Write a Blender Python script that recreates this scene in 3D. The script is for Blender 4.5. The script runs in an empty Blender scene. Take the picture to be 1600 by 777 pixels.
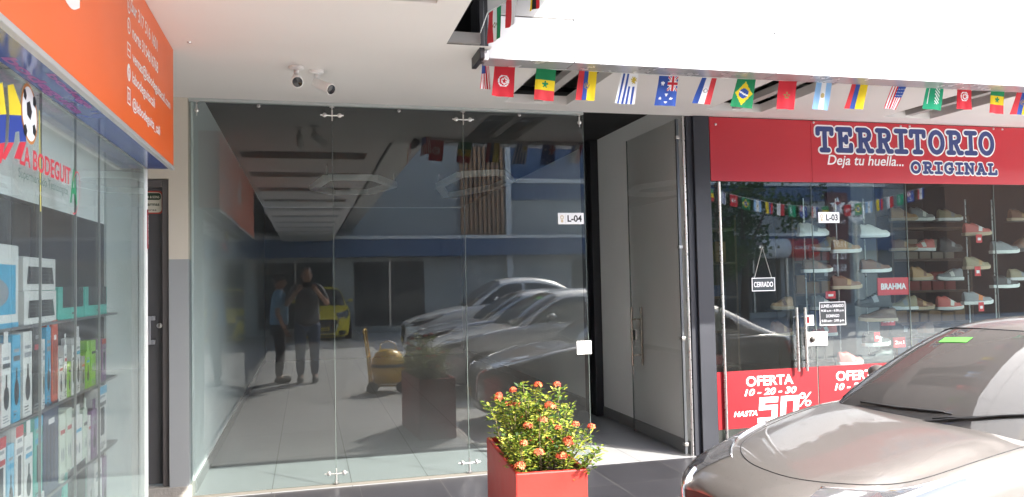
import bpy, bmesh, math, random
from mathutils import Vector, Matrix
from mathutils.bvhtree import BVHTree
rnd = random.Random(11)
SC = bpy.context.scene
COL = SC.collection
V = Vector
R = math.radians

# ------------------------------------------------------------------ camera
F_PX, YAW, PIT, ROL = 1223.87, 0.256884614, 0.0404691263, -0.0213400286
EYE = V((0, 0, 1.5))
_r = V((math.cos(YAW), -math.sin(YAW), 0))
_f = V((math.sin(YAW) * math.cos(PIT), math.cos(YAW) * math.cos(PIT), math.sin(PIT)))
_u = _r.cross(_f)
_r, _u = math.cos(ROL) * _r + math.sin(ROL) * _u, -math.sin(ROL) * _r + math.cos(ROL) * _u
cd = bpy.data.cameras.new("camera")
cam = bpy.data.objects.new("camera", cd)
COL.objects.link(cam)
cd.sensor_width = 36
cd.lens = F_PX / 1600 * 36
cd.clip_start = 0.05
cd.clip_end = 800
m = Matrix((_r, _u, -_f)).transposed().to_4x4()
m.translation = EYE
cam.matrix_world = m
SC.camera = cam

def at_Y(px, py, Y):
    d = (px - 800) / F_PX * _r - (py - 388) / F_PX * _u + _f
    return EYE + d * (Y / d.y)
def at_X(px, py, X):
    d = (px - 800) / F_PX * _r - (py - 388) / F_PX * _u + _f
    return EYE + d * (X / d.x)

# ------------------------------------------------------------------ light
SUN_TO = V((0.725, -0.86, 1.0)).normalized()          # direction towards the sun
elev = math.asin(SUN_TO.z)
azim = math.atan2(SUN_TO.x, SUN_TO.y)
w = bpy.data.worlds.new("World")
SC.world = w
w.use_nodes = True
nt = w.node_tree
sky = nt.nodes.new('ShaderNodeTexSky')
sky.sky_type = 'NISHITA'
sky.sun_disc = False
sky.sun_elevation = elev
sky.sun_rotation = azim
sky.air_density = 1.0
sky.dust_density = 2.0
nt.links.new(sky.outputs[0], nt.nodes['Background'].inputs[0])
nt.nodes['Background'].inputs[1].default_value = 0.15
sd = bpy.data.lights.new("sun", 'SUN')
sd.energy = 2.6
sd.angle = R(0.5)
sd.color = (1.0, 0.95, 0.87)
so = bpy.data.objects.new("sun", sd)
COL.objects.link(so)
so.rotation_euler = SUN_TO.to_track_quat('Z', 'Y').to_euler()
so.location = (0, 0, 30)
SC.view_settings.view_transform = 'Standard'
SC.view_settings.look = 'None'
SC.view_settings.gamma = 1
SC.view_settings.use_curve_mapping = False
SC.view_settings.exposure = 2.95
SC.cycles.caustics_reflective = False
SC.cycles.caustics_refractive = False
SC.cycles.max_bounces = 14
SC.cycles.diffuse_bounces = 5
SC.cycles.glossy_bounces = 6
SC.cycles.transparent_max_bounces = 16
SC.cycles.sample_clamp_indirect = 6

# ------------------------------------------------------------------ materials
MATS = {}
def mat(name, col, rough=0.6, metal=0.0, spec=0.5, var=0.0, vscale=6.0, bump=0.0, bscale=40.0, coat=0.0, sheen=0.0, flake=0.0):
    if name in MATS: return MATS[name]
    M = bpy.data.materials.new(name)
    M.use_nodes = True
    N, L = M.node_tree.nodes, M.node_tree.links
    b = N['Principled BSDF']
    c = (*col, 1)
    b.inputs['Base Color'].default_value = c
    b.inputs['Roughness'].default_value = rough
    b.inputs['Metallic'].default_value = metal
    b.inputs['Specular IOR Level'].default_value = spec
    b.inputs['Coat Weight'].default_value = coat
    b.inputs['Coat Roughness'].default_value = 0.02
    b.inputs['Coat IOR'].default_value = 1.65
    if sheen: b.inputs['Sheen Weight'].default_value = sheen
    tc = N.new('ShaderNodeTexCoord')
    if var:
        n = N.new('ShaderNodeTexNoise'); n.inputs['Scale'].default_value = vscale; n.inputs['Detail'].default_value = 6
        L.new(tc.outputs['Object'], n.inputs['Vector'])
        mx = N.new('ShaderNodeMix'); mx.data_type = 'RGBA'
        mx.inputs['A'].default_value = (*[x * (1 - var) for x in col], 1)
        mx.inputs['B'].default_value = (*[min(1, x * (1 + var)) for x in col], 1)
        L.new(n.outputs['Fac'], mx.inputs['Factor'])
        L.new(mx.outputs['Result'], b.inputs['Base Color'])
        mr = N.new('ShaderNodeMapRange')
        mr.inputs['To Min'].default_value = max(0.0, rough - 0.08); mr.inputs['To Max'].default_value = min(1, rough + 0.1)
        L.new(n.outputs['Fac'], mr.inputs['Value']); L.new(mr.outputs[0], b.inputs['Roughness'])
    if bump:
        n2 = N.new('ShaderNodeTexNoise'); n2.inputs['Scale'].default_value = bscale; n2.inputs['Detail'].default_value = 4
        L.new(tc.outputs['Object'], n2.inputs['Vector'])
        bp = N.new('ShaderNodeBump'); bp.inputs['Strength'].default_value = bump; bp.inputs['Distance'].default_value = 0.01
        L.new(n2.outputs['Fac'], bp.inputs['Height']); L.new(bp.outputs[0], b.inputs['Normal'])
    MATS[name] = M
    return M

def grid_mat(name, col, line, sx, sy, ox, oy, lw=0.004, rough=0.25, spec=0.5, var=0.1):
    """floor tiles with thin joints, in world metres"""
    M = bpy.data.materials.new(name); M.use_nodes = True
    N, L = M.node_tree.nodes, M.node_tree.links
    b = N['Principled BSDF']
    b.inputs['Specular IOR Level'].default_value = spec
    tc = N.new('ShaderNodeTexCoord'); sp = N.new('ShaderNodeSeparateXYZ')
    L.new(tc.outputs['Object'], sp.inputs[0])
    def mth(op, a, c=None):
        n = N.new('ShaderNodeMath'); n.operation = op
        for i, q in enumerate((a, c)):
            if q is None: continue
            if isinstance(q, (int, float)): n.inputs[i].default_value = q
            else: L.new(q, n.inputs[i])
        return n.outputs[0]
    outs, cells = [], []
    for k, s, o in (('X', sx, ox), ('Y', sy, oy)):
        t = mth('DIVIDE', mth('SUBTRACT', sp.outputs[k], o), s)
        fr = mth('FRACT', t)
        cells.append(mth('FLOOR', t))
        outs.append(mth('LESS_THAN', fr, lw / s * 2))
    ln = mth('MAXIMUM', *outs)
    wn = N.new('ShaderNodeTexWhiteNoise'); wn.noise_dimensions = '2D'
    cb = N.new('ShaderNodeCombineXYZ'); L.new(cells[0], cb.inputs[0]); L.new(cells[1], cb.inputs[1])
    L.new(cb.outputs[0], wn.inputs['Vector'])
    nz = N.new('ShaderNodeTexNoise'); nz.inputs['Scale'].default_value = 3; nz.inputs['Detail'].default_value = 3
    L.new(tc.outputs['Object'], nz.inputs['Vector'])
    f = mth('ADD', mth('MULTIPLY', wn.outputs['Value'], 0.35), mth('MULTIPLY', nz.outputs['Fac'], 0.65))
    mx = N.new('ShaderNodeMix'); mx.data_type = 'RGBA'
    mx.inputs['A'].default_value = (*[x * (1 - var) for x in col], 1); mx.inputs['B'].default_value = (*[x * (1 + var) for x in col], 1)
    L.new(f, mx.inputs['Factor'])
    m2 = N.new('ShaderNodeMix'); m2.data_type = 'RGBA'
    L.new(ln, m2.inputs['Factor']); L.new(mx.outputs['Result'], m2.inputs['A']); m2.inputs['B'].default_value = (*line, 1)
    L.new(m2.outputs['Result'], b.inputs['Base Color'])
    mr = N.new('ShaderNodeMapRange'); mr.inputs['To Min'].default_value = rough - 0.02; mr.inputs['To Max'].default_value = rough + 0.06
    L.new(nz.outputs['Fac'], mr.inputs['Value']); L.new(mr.outputs[0], b.inputs['Roughness'])
    return M

def glass(name, tint=(0.86, 0.9, 0.89), f0=0.045, rough=0.0, haze=0.0):
    """clear pane: see-through with an angle-dependent mirror on each face"""
    M = bpy.data.materials.new(name); M.use_nodes = True
    N, L = M.node_tree.nodes, M.node_tree.links
    N.clear()
    out = N.new('ShaderNodeOutputMaterial')
    g = N.new('ShaderNodeNewGeometry')
    d = N.new('ShaderNodeVectorMath'); d.operation = 'DOT_PRODUCT'
    L.new(g.outputs['Normal'], d.inputs[0]); L.new(g.outputs['Incoming'], d.inputs[1])
    def mth(op, a, c):
        n = N.new('ShaderNodeMath'); n.operation = op; n.use_clamp = True
        for i, q in enumerate((a, c)):
            if q is None: continue
            if isinstance(q, (int, float)): n.inputs[i].default_value = q
            else: L.new(q, n.inputs[i])
        return n.outputs[0]
    c = mth('ABSOLUTE', d.outputs['Value'], None)
    p = mth('POWER', mth('SUBTRACT', 1.0, c), 5.0)
    fac = mth('ADD', f0, mth('MULTIPLY', p, 1 - f0))
    tr = N.new('ShaderNodeBsdfTransparent'); tr.inputs[0].default_value = (*tint, 1)
    gl = N.new('ShaderNodeBsdfGlossy'); gl.inputs['Roughness'].default_value = rough
    gl.inputs[0].default_value = (1, 1, 1, 1)
    base = tr.outputs[0]
    if haze:
        df = N.new('ShaderNodeBsdfDiffuse'); df.inputs[0].default_value = (0.62, 0.62, 0.61, 1)  # diffuse film paints the washed-out haze of reflections into the pane
        nz = N.new('ShaderNodeTexNoise'); nz.inputs['Scale'].default_value = 2.2; nz.inputs['Detail'].default_value = 8
        tc = N.new('ShaderNodeTexCoord'); L.new(tc.outputs['Object'], nz.inputs['Vector'])
        m0 = N.new('ShaderNodeMixShader')
        L.new(mth('MULTIPLY', nz.outputs['Fac'], haze), m0.inputs[0]); L.new(tr.outputs[0], m0.inputs[1]); L.new(df.outputs[0], m0.inputs[2])
        base = m0.outputs[0]
    mx = N.new('ShaderNodeMixShader')
    L.new(fac, mx.inputs[0]); L.new(base, mx.inputs[1]); L.new(gl.outputs[0], mx.inputs[2])
    L.new(mx.outputs[0], out.inputs[0])
    return M

def vcol_mat(name, rough=0.75, trans=0.0):
    M = bpy.data.materials.new(name); M.use_nodes = True
    N, L = M.node_tree.nodes, M.node_tree.links
    b = N['Principled BSDF']; b.inputs['Roughness'].default_value = rough
    a = N.new('ShaderNodeAttribute'); a.attribute_name = 'dye'
    L.new(a.outputs['Color'], b.inputs['Base Color'])
    if trans:
        t = N.new('ShaderNodeBsdfTranslucent'); L.new(a.outputs['Color'], t.inputs[0])
        mx = N.new('ShaderNodeMixShader'); mx.inputs[0].default_value = trans
        L.new(b.outputs[0], mx.inputs[1]); L.new(t.outputs[0], mx.inputs[2])
        L.new(mx.outputs[0], N['Material Output'].inputs[0])
    return M

WHITE = mat('white_paint', (0.74, 0.735, 0.72), 0.55, var=0.03, vscale=3)
SOFFIT = mat('soffit_plaster', (0.775, 0.75, 0.725), 0.8, var=0.07, vscale=1.2, bump=0.04, bscale=60)
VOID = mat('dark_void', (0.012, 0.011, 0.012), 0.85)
BLACK = mat('black_steel', (0.018, 0.018, 0.022), 0.4, var=0.15, vscale=9)
BLACKP = mat('pillar_charcoal', (0.022, 0.024, 0.031), 0.5, var=0.1, vscale=4)
METAL = mat('brushed_steel', (0.62, 0.61, 0.59), 0.28, metal=1.0, var=0.06, vscale=30)
CHROME = mat('chrome', (0.85, 0.85, 0.86), 0.08, metal=1.0)
ACM = mat('silver_panel', (0.50, 0.50, 0.51), 0.25, metal=0.4, var=0.04, vscale=5)
BEIGE = mat('beige_plaster', (0.57, 0.525, 0.445), 0.75, var=0.06, vscale=3, bump=0.05, bscale=90)
GREYP = mat('grey_plaster', (0.29, 0.305, 0.31), 0.6, var=0.06, vscale=4, bump=0.05, bscale=90)
DOORG = mat('door_grey', (0.075, 0.075, 0.08), 0.45, var=0.1, vscale=12)
RED = mat('red_board', (0.44, 0.024, 0.035), 0.35, var=0.03, vscale=2)
POSTER = mat('poster_red', (0.24, 0.003, 0.008), 0.5, var=0.02, vscale=2)
NAVY = mat('navy_ink', (0.028, 0.045, 0.16), 0.45)
INKW = mat('white_ink', (0.83, 0.83, 0.83), 0.45)
INKB = mat('black_ink', (0.012, 0.012, 0.013), 0.5)
ORANGE = mat('orange_board', (0.78, 0.135, 0.028), 0.38, var=0.03, vscale=2)
GLASS = glass('shop_glass', (0.86, 0.9, 0.895), 0.044, haze=0.02)
GLASS2 = glass('display_glass', (0.8, 0.86, 0.85), 0.06, haze=0.02)
CLEAR = glass('acrylic', (0.93, 0.95, 0.95), 0.04)
RUBBER = mat('rubber', (0.015, 0.015, 0.016), 0.7)
PLW = mat('white_plastic', (0.78, 0.77, 0.75), 0.35)

# ------------------------------------------------------------------ mesh helpers
class MB:
    def __init__(s): s.v, s.f, s.m, s.c = [], [], [], []
    def add(s, vs, fs, mi=0, cols=None):
        o = len(s.v); s.v += [V(p) for p in vs]
        for i, f in enumerate(fs):
            s.f.append([o + k for k in f]); s.m.append(mi); s.c.append(cols[i] if cols else None)
        return s
    def box(s, x0, x1, y0, y1, z0, z1, mi=0):
        vs = [(x, y, z) for z in (z0, z1) for y in (y0, y1) for x in (x0, x1)]
        return s.add(vs, [(0, 2, 3, 1), (4, 5, 7, 6), (0, 1, 5, 4), (2, 6, 7, 3), (0, 4, 6, 2), (1, 3, 7, 5)], mi)
    def obox(s, o, a, b, c, mi=0):
        """box from corner o along edge vectors a, b, c"""
        o, a, b, c = V(o), V(a), V(b), V(c)
        vs = [o + i * a + j * b + k * c for k in (0, 1) for j in (0, 1) for i in (0, 1)]
        return s.add(vs, [(0, 2, 3, 1), (4, 5, 7, 6), (0, 1, 5, 4), (2, 6, 7, 3), (0, 4, 6, 2), (1, 3, 7, 5)], mi)
    def path(s, pts, r, seg=8, mi=0, closed=False, caps=True):
        pts = [V(p) for p in pts]; n = len(pts)
        rs = r if isinstance(r, (list, tuple)) else [r] * n
        up = None; rings = []
        for i, p in enumerate(pts):
            if closed: t = pts[(i + 1) % n] - pts[i - 1]
            else: t = pts[min(i + 1, n - 1)] - pts[max(i - 1, 0)]
            t = t.normalized() if t.length > 1e-9 else V((0, 0, 1))
            if up is None: up = V((0, 0, 1)) if abs(t.z) < 0.9 else V((1, 0, 0))
            a = (up - t * up.dot(t)); a = a.normalized() if a.length > 1e-6 else t.orthogonal().normalized()
            up = a; b = t.cross(a)
            rings.append([p + rs[i] * (math.cos(2 * math.pi * k / seg) * a + math.sin(2 * math.pi * k / seg) * b) for k in range(seg)])
        vs = [q for g in rings for q in g]; fs = []
        for i in range(n if closed else n - 1):
            j = (i + 1) % n
            for k in range(seg):
                k2 = (k + 1) % seg
                fs.append((i * seg + k, i * seg + k2, j * seg + k2, j * seg + k))
        if caps and not closed:
            fs.append(tuple(reversed(range(seg)))); fs.append(tuple((n - 1) * seg + k for k in range(seg)))
        return s.add(vs, fs, mi)
    def tube(s, a, b, r, seg=12, mi=0, r2=None):
        return s.path([a, b], [r, r if r2 is None else r2], seg, mi)
    def prism(s, poly, off, mi=0):
        """flat polygon (3D points) pushed along off"""
        n = len(poly); off = V(off)
        vs = [V(p) for p in poly] + [V(p) + off for p in poly]
        fs = [tuple(range(n)), tuple(reversed(range(n, 2 * n)))] + [(i, n + i, n + (i + 1) % n, (i + 1) % n) for i in range(n)]
        return s.add(vs, fs, mi)
    def lathe(s, prof, o, ax=(0, 0, 1), seg=24, mi=0):
        o, ax = V(o), V(ax).normalized(); a = ax.orthogonal().normalized(); b = ax.cross(a)
        vs = [o + h * ax + r * (math.cos(2 * math.pi * k / seg) * a + math.sin(2 * math.pi * k / seg) * b) for r, h in prof for k in range(seg)]
        fs = []
        for i in range(len(prof) - 1):
            for k in range(seg):
                k2 = (k + 1) % seg
                fs.append((i * seg + k, i * seg + k2, (i + 1) * seg + k2, (i + 1) * seg + k))
        if prof[0][0] > 1e-6: fs.append(tuple(reversed(range(seg))))
        if prof[-1][0] > 1e-6: fs.append(tuple((len(prof) - 1) * seg + k for k in range(seg)))
        return s.add(vs, fs, mi)
    def grid(s, rows, mi=0, cols=None, closed=False):
        n = len(rows[0]); vs = [p for r in rows for p in r]; fs = []; cc = []
        for i in range(len(rows) - 1):
            for j in range(n if closed else n - 1):
                j2 = (j + 1) % n
                fs.append((i * n + j, i * n + j2, (i + 1) * n + j2, (i + 1) * n + j))
                if cols: cc.append(cols[i][j])
        return s.add(vs, fs, mi, cc if cols else None)
    def blob(s, o, rx, ry, rz, seg=14, rings=9, mi=0):
        prof = [(max(1e-4, math.sin(math.pi * i / rings)), -math.cos(math.pi * i / rings)) for i in range(rings + 1)]
        st = len(s.v); s.lathe(prof, (0, 0, 0), (0, 0, 1), seg, mi)
        for i in range(st, len(s.v)):
            p = s.v[i]; s.v[i] = V((o[0] + p.x * rx, o[1] + p.y * ry, o[2] + p.z * rz))
        return s
    def build(s, name, mats, parent=None, smooth=False, bevel=0.0, local=False, sub=0, angle=35):
        if not isinstance(mats, (list, tuple)): mats = [mats]
        me = bpy.data.meshes.new(name)
        off = V((0, 0, 0))
        if parent is not None and not local:
            q = parent
            while q is not None: off += q.location; q = q.parent
        me.from_pydata([p - off for p in s.v], [], s.f)
        for M in mats: me.materials.append(M)
        me.polygons.foreach_set('material_index', s.m)
        if any(c is not None for c in s.c):
            at = me.color_attributes.new('dye', 'FLOAT_COLOR', 'CORNER')
            buf = []
            for f, c in zip(s.f, s.c): buf += list((*(c or (0.8, 0.8, 0.8)), 1.0)) * len(f)
            at.data.foreach_set('color', buf)
        bm = bmesh.new(); bm.from_mesh(me)
        if not any(c is not None for c in s.c) or True:
            bmesh.ops.recalc_face_normals(bm, faces=bm.faces)
        bm.to_mesh(me); bm.free()
        o = bpy.data.objects.new(name, me); COL.objects.link(o)
        if parent is not None: o.parent = parent
        if smooth:
            me.polygons.foreach_set('use_smooth', [True] * len(me.polygons))
            if smooth == 'auto':
                import math as _m
                bm = bmesh.new(); bm.from_mesh(me)
                for e in bm.edges:
                    if len(e.link_faces) == 2 and e.calc_face_angle(0) > R(angle): e.smooth = False
                bm.to_mesh(me); bm.free()
        if bevel:
            b = o.modifiers.new('bevel', 'BEVEL'); b.width = bevel; b.segments = 2; b.limit_method = 'ANGLE'; b.angle_limit = R(40)
        if sub:
            b = o.modifiers.new('sub', 'SUBSURF'); b.levels = sub; b.render_levels = sub
        return o

def tag(o, label, cat, group=None):
    o['label'] = label; o['category'] = cat; o['kind'] = 'thing'
    if group: o['group'] = group
    return o
def struct(o, kind='structure'):
    o['kind'] = kind; return o
def thing(name, label, cat, loc=(0, 0, 0), rotz=0.0, group=None):
    o = bpy.data.objects.new(name, None); COL.objects.link(o); o.empty_display_size = 0.1
    o.location = loc; o.rotation_euler = (0, 0, rotz)
    return tag(o, label, cat, group)
def copy_tree(o, parent=None):
    c = o.copy(); COL.objects.link(c); c.parent = parent
    for ch in list(o.children): copy_tree(ch, c)
    return c

_tc = {}
def _text(s, bold, shear):
    k = (s, bold, shear)
    if k in _tc: return _tc[k]
    cu = bpy.data.curves.new('t', 'FONT'); cu.body = s; cu.offset = bold; cu.shear = shear
    cu.resolution_u = 4; cu.fill_mode = 'FRONT'
    ob = bpy.data.objects.new('t', cu); COL.objects.link(ob)
    dg = bpy.context.evaluated_depsgraph_get()
    me = bpy.data.meshes.new_from_object(ob.evaluated_get(dg))
    vs = [v.co.copy() for v in me.vertices]; fs = [tuple(p.vertices) for p in me.polygons]
    bpy.data.objects.remove(ob); bpy.data.curves.remove(cu); bpy.data.meshes.remove(me)
    x0 = min(v.x for v in vs); x1 = max(v.x for v in vs); y0 = min(v.y for v in vs); y1 = max(v.y for v in vs)
    _tc[k] = (vs, fs, x0, x1, y0, y1); return _tc[k]
def text(mb, s, o, ux, uy, W=None, H=None, mi=0, bold=0.0, shear=0.0, center=False):
    """lettering as flat faces: o = lower left corner of the ink, ux / uy = unit directions; fits W x H"""
    vs, fs, x0, x1, y0, y1 = _text(s, bold, shear)
    w_, h_ = max(x1 - x0, 1e-6), max(y1 - y0, 1e-6)
    if W is None: kx = ky = H / h_
    elif H is None: kx = ky = W / w_
    else: kx, ky = W / w_, H / h_
    o, ux, uy = V(o), V(ux), V(uy)
    sx = -0.5 * w_ * kx if center else 0
    mb.add([o + ux * ((v.x - x0) * kx + sx) + uy * ((v.y - y0) * ky) for v in vs], fs, mi)
    return w_ * kx
def disc(mb, o, ux, uy, rx, ry, mi=0, seg=24, a0=0.0, a1=2 * math.pi, hole=0.0):
    o, ux, uy = V(o), V(ux), V(uy)
    full = abs(a1 - a0 - 2 * math.pi) < 1e-6
    out = [o + ux * rx * math.cos(a0 + (a1 - a0) * k / seg) + uy * ry * math.sin(a0 + (a1 - a0) * k / seg) for k in range(seg + (0 if full else 1))]
    if hole:
        inn = [o + (p - o) * hole for p in out]; n = len(out)
        fs = [(i, (i + 1) % n, n + (i + 1) % n, n + i) for i in range(n if full else n - 1)]
        mb.add(out + inn, fs, mi)
    else:
        mb.add(out if full else out + [o], [tuple(range(len(out) + (0 if full else 1)))], mi)
def quad(mb, o, ux, uy, x0, x1, y0, y1, mi=0):
    o, ux, uy = V(o), V(ux), V(uy)
    mb.add([o + ux * x0 + uy * y0, o + ux * x1 + uy * y0, o + ux * x1 + uy * y1, o + ux * x0 + uy * y1], [(0, 1, 2, 3)], mi)
def star(mb, o, ux, uy, r, mi=0, inner=0.4, n=5):
    o, ux, uy = V(o), V(ux), V(uy)
    ps = [o + ux * math.sin(math.pi * k / n) * (r if k % 2 == 0 else r * inner) + uy * math.cos(math.pi * k / n) * (r if k % 2 == 0 else r * inner) for k in range(2 * n)]
    mb.add([o] + ps, [(0, 1 + k, 1 + (k + 1) % (2 * n)) for k in range(2 * n)], mi)
XF, ZF = V((1, 0, 0)), V((0, 0, 1))

H = 2.864          # soffit height
D = 6.008          # glass line of the rear wing
# ================================================================== SETTING
g = MB().add([(-300, -300, -0.13), (300, -300, -0.13), (300, 300, -0.13), (-300, 300, -0.13)], [(0, 1, 2, 3)])
struct(g.build('parking_lot', mat('worn_concrete', (0.46, 0.45, 0.43), 0.85, var=0.25, vscale=9, bump=0.3, bscale=120)))
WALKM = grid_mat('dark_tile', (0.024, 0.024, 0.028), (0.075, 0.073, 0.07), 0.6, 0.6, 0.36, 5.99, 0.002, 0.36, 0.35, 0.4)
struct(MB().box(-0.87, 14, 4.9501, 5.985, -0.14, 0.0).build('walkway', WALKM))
WALKL = grid_mat('pale_tile', (0.36, 0.355, 0.35), (0.2, 0.2, 0.19), 0.45, 0.45, 0.31, 4.95, 0.004, 0.4, 0.4, 0.1)  # floor tone invented pale, to bounce sunlight up to the soffit
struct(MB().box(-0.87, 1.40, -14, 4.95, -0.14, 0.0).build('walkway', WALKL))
g = MB().box(1.40, 1.50, -14, 4.85, -0.14, 0.002).box(1.5001, 14, 4.85, 4.95, -0.14, 0.002)
struct(g.build('kerb', mat('kerb_concrete', (0.36, 0.35, 0.32), 0.85, var=0.2, vscale=14, bump=0.2), bevel=0.012))
mk = MB()
for y in (2.05, -0.35, -2.75, -5.15, -7.6):
    mk.box(1.75, 6.2, y - 0.05, y + 0.05, -0.129, -0.126)
struct(mk.build('bay_markings', mat('road_paint', (0.7, 0.66, 0.5), 0.7, var=0.15, vscale=20)))
FLOORM = grid_mat('light_tile', (0.24, 0.245, 0.25), (0.06, 0.06, 0.06), 0.575, 1.15, 0.31, 6.0, 0.003, 0.28, 0.5, 0.10)
struct(MB().box(-0.8, 3.12, 5.985, 16, -0.14, 0.004).build('floor', FLOORM))
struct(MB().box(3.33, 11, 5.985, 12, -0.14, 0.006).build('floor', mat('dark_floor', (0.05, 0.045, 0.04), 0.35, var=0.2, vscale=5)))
struct(MB().box(-2.2, -0.80, 5.985, 6.2, -0.14, 0.10).build('threshold', mat('rough_concrete', (0.30, 0.285, 0.26), 0.9, var=0.25, vscale=25, bump=0.5, bscale=70), bevel=0.006))
struct(MB().box(-2.2, -0.8701, 4.80, 5.985, -0.14, 0.0).build('walkway', WALKM))

def holed(mb, x0, x1, y0, y1, z, th, holes):
    xs = sorted({x0, x1, *[q for h in holes for q in h[:2] if x0 < q < x1]}); ys = sorted({y0, y1, *[q for h in holes for q in h[2:] if y0 < q < y1]})
    for i in range(len(xs) - 1):
        for j in range(len(ys) - 1):
            cx, cy = (xs[i] + xs[i + 1]) / 2, (ys[j] + ys[j + 1]) / 2
            if any(h[0] < cx < h[1] and h[2] < cy < h[3] for h in holes): continue
            mb.add([(xs[i], ys[j], z), (xs[i], ys[j + 1], z), (xs[i + 1], ys[j + 1], z), (xs[i + 1], ys[j], z)], [(0, 1, 2, 3)])
holes, bars = [], []
for k in range(7):                                    # slots over the shopfront walk
    x = 1.475 + 1.715 * k
    holes.append((x, x + 0.51, 4.70, 5.775)); bars.append((x + 0.245, x + 0.315, 4.70, 5.775))
wh = []
for k in range(10):                                   # slots over the side walk
    y = 3.29 - 1.53 * k
    wh.append((-0.66, 0.63, y, y + 0.46))
cm = MB()
holed(cm, -2.2, 14, 4.39, D, H, 0, holes + [(1.06, 14, 4.38, 4.655)])
holed(cm, -0.73, 0.79, -14, 4.39, H, 0, wh)
ceil = struct(cm.build('ceiling', SOFFIT))
rv = MB()
for h in holes + wh:                                  # plaster reveals of the slots
    a, b, c, d = h; t = 0.07
    for q in ([(a, c), (a, d)], [(a, d), (b, d)], [(b, d), (b, c)], [(b, c), (a, c)]):
        rv.add([(*q[0], H), (*q[1], H), (*q[1], H + t), (*q[0], H + t)], [(0, 1, 2, 3)])
struct(rv.build('ceiling', SOFFIT))
bb = MB()
for a, b, c, d in bars: bb.box(a, b, c, d, H + 0.02, H + 0.07)
struct(bb.build('ceiling_beams', mat('beam_grey', (0.42, 0.40, 0.38), 0.6)))
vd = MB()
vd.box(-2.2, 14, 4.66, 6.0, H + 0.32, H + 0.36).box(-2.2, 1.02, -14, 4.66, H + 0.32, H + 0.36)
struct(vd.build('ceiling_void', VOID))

# building masses above the ceilings
u = thing('upper_storey', 'upper storey of the shopping arcade carried above the white fascia', 'building', (0, 0, 3.3))
up = MB().box(1.07, 15, 4.68, 20, 3.3, 6.2).box(-7, 1.05, 4.45, 20, 3.3, 6.2).box(-7, 1.5, -16, 4.44, 3.3, 6.2)
up.build('wall', mat('render_white', (0.66, 0.64, 0.6), 0.8, var=0.06), u)

# fascia
fa = thing('fascia', 'long white sign fascia with silver underside above the walkway', 'fascia', (1.055, 4.49, 2.824))
FW = mat('fascia_white', (0.60, 0.61, 0.62), 0.35, var=0.015, vscale=1.5)
xs = [1.058, at_Y(897, 60, 4.49).x, at_Y(1210, 90, 4.49).x + 0.01, at_Y(1513, 110, 4.49).x, 7.3, 9.4, 11.5, 14]
for i in range(len(xs) - 1):
    MB().box(xs[i] + 0.003, xs[i + 1] - 0.003, 4.49, 4.52, 2.826, 3.085).build('fascia_panel', FW, fa, bevel=0.003)
    MB().box(xs[i] + 0.002, xs[i + 1] - 0.002, 4.49, 4.52, 3.091, 4.7).build('upper_panel', FW if i else mat('panel_grey', (0.36, 0.355, 0.35), 0.4), fa, bevel=0.003)
    if i: MB().box(xs[i] - .0028, xs[i] + .0028, 4.4925, 4.519, 2.83, 4.69).build('joint', BLACK, fa)
    MB().prism([(xs[i] + 0.003, 4.492, 2.824), (xs[i + 1] - 0.003, 4.492, 2.824), (xs[i + 1] - 0.003, 4.66, 2.824), (xs[i] + 0.003, 4.66, 2.824)], (0, 0, 0.012)).build('underside_panel', ACM, fa)
MB().box(1.058, 14, 4.658, 4.672, 2.836, 2.90).build('edge_trim', WHITE, fa)
eb = thing('steel_end_frame', 'dark steel frame end at the left tip of the white fascia', 'steel frame', (1.0, 4.5, 2.79))
MB().box(0.992, 1.022, 4.42, 4.66, 2.80, 3.32).build('post', BLACK, eb, bevel=0.003)
MB().box(1.026, 1.054, 4.46, 4.60, 2.815, 3.3).build('post', BLACK, eb, bevel=0.003)
MB().box(1.006, 1.05, 4.45, 4.50, 2.80, 2.86).build('bracket', METAL, eb, bevel=0.003)
MBe = MB().box(0.79, 0.985, 4.36, 4.392, 2.868, 2.93)
tag(MBe.build('ceiling_trim', mat('trim_grey', (0.3, 0.29, 0.28), 0.5)), 'grey trim strip closing the dark gap in the ceiling', 'trim')

# rear wall to the left, pillar, door
lw = thing('corner_wall', 'beige wall with grey lower band beside the empty shop', 'wall', (-0.9, D, 0))
for (z0, z1, M, nm) in ((1.70, H - 0.002, BEIGE, 'upper_band'), (0.0, 1.70, GREYP, 'lower_band')):
    MB().box(-0.945, -0.815, D - 0.02, D + 0.14, z0, z1).build(nm, M, lw)
MB().box(-2.2, -0.9452, D - 0.02, D + 0.14, 2.275, H - 0.002).build('lintel', BEIGE, lw)
MB().box(-2.2, -1.9, 4.9, D - 0.021, 0, H - 0.002).build('side_wall', BEIGE, lw)
MB().box(-1.9, -1.86, D - 0.02, D + 0.14, 0.1, 2.273).build('jamb', BEIGE, lw)
dr = thing('service_door', 'dark grey metal service door with pull handle and warning sticker', 'door', (-1.4, D + 0.05, 0.1))
MB().box(-1.86, -0.995, D + 0.06, D + 0.10, 0.112, 2.215).build('leaf', DOORG, dr, bevel=0.003)
MB().box(-0.993, -0.947, D + 0.01, D + 0.12, 0.102, 2.272).box(-1.86, -0.9932, D + 0.012, D + 0.12, 2.217, 2.272).build('frame', mat('frame_taupe', (0.105, 0.095, 0.095), 0.5, var=0.1), dr, bevel=0.004)
hb = MB(); hz0, hz1 = 1.10, 1.30
hb.box(-1.088, -1.07, D + 0.0, D + 0.02, hz0, hz1).box(-1.0695, -1.045, D + 0.005, D + 0.0595, hz1 - 0.03, hz1).box(-1.0695, -1.045, D + 0.005, D + 0.0595, hz0, hz0 + 0.03)
hb.build('handle', mat('handle_grey', (0.35, 0.36, 0.38), 0.35, metal=0.6), dr, bevel=0.003)
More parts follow.
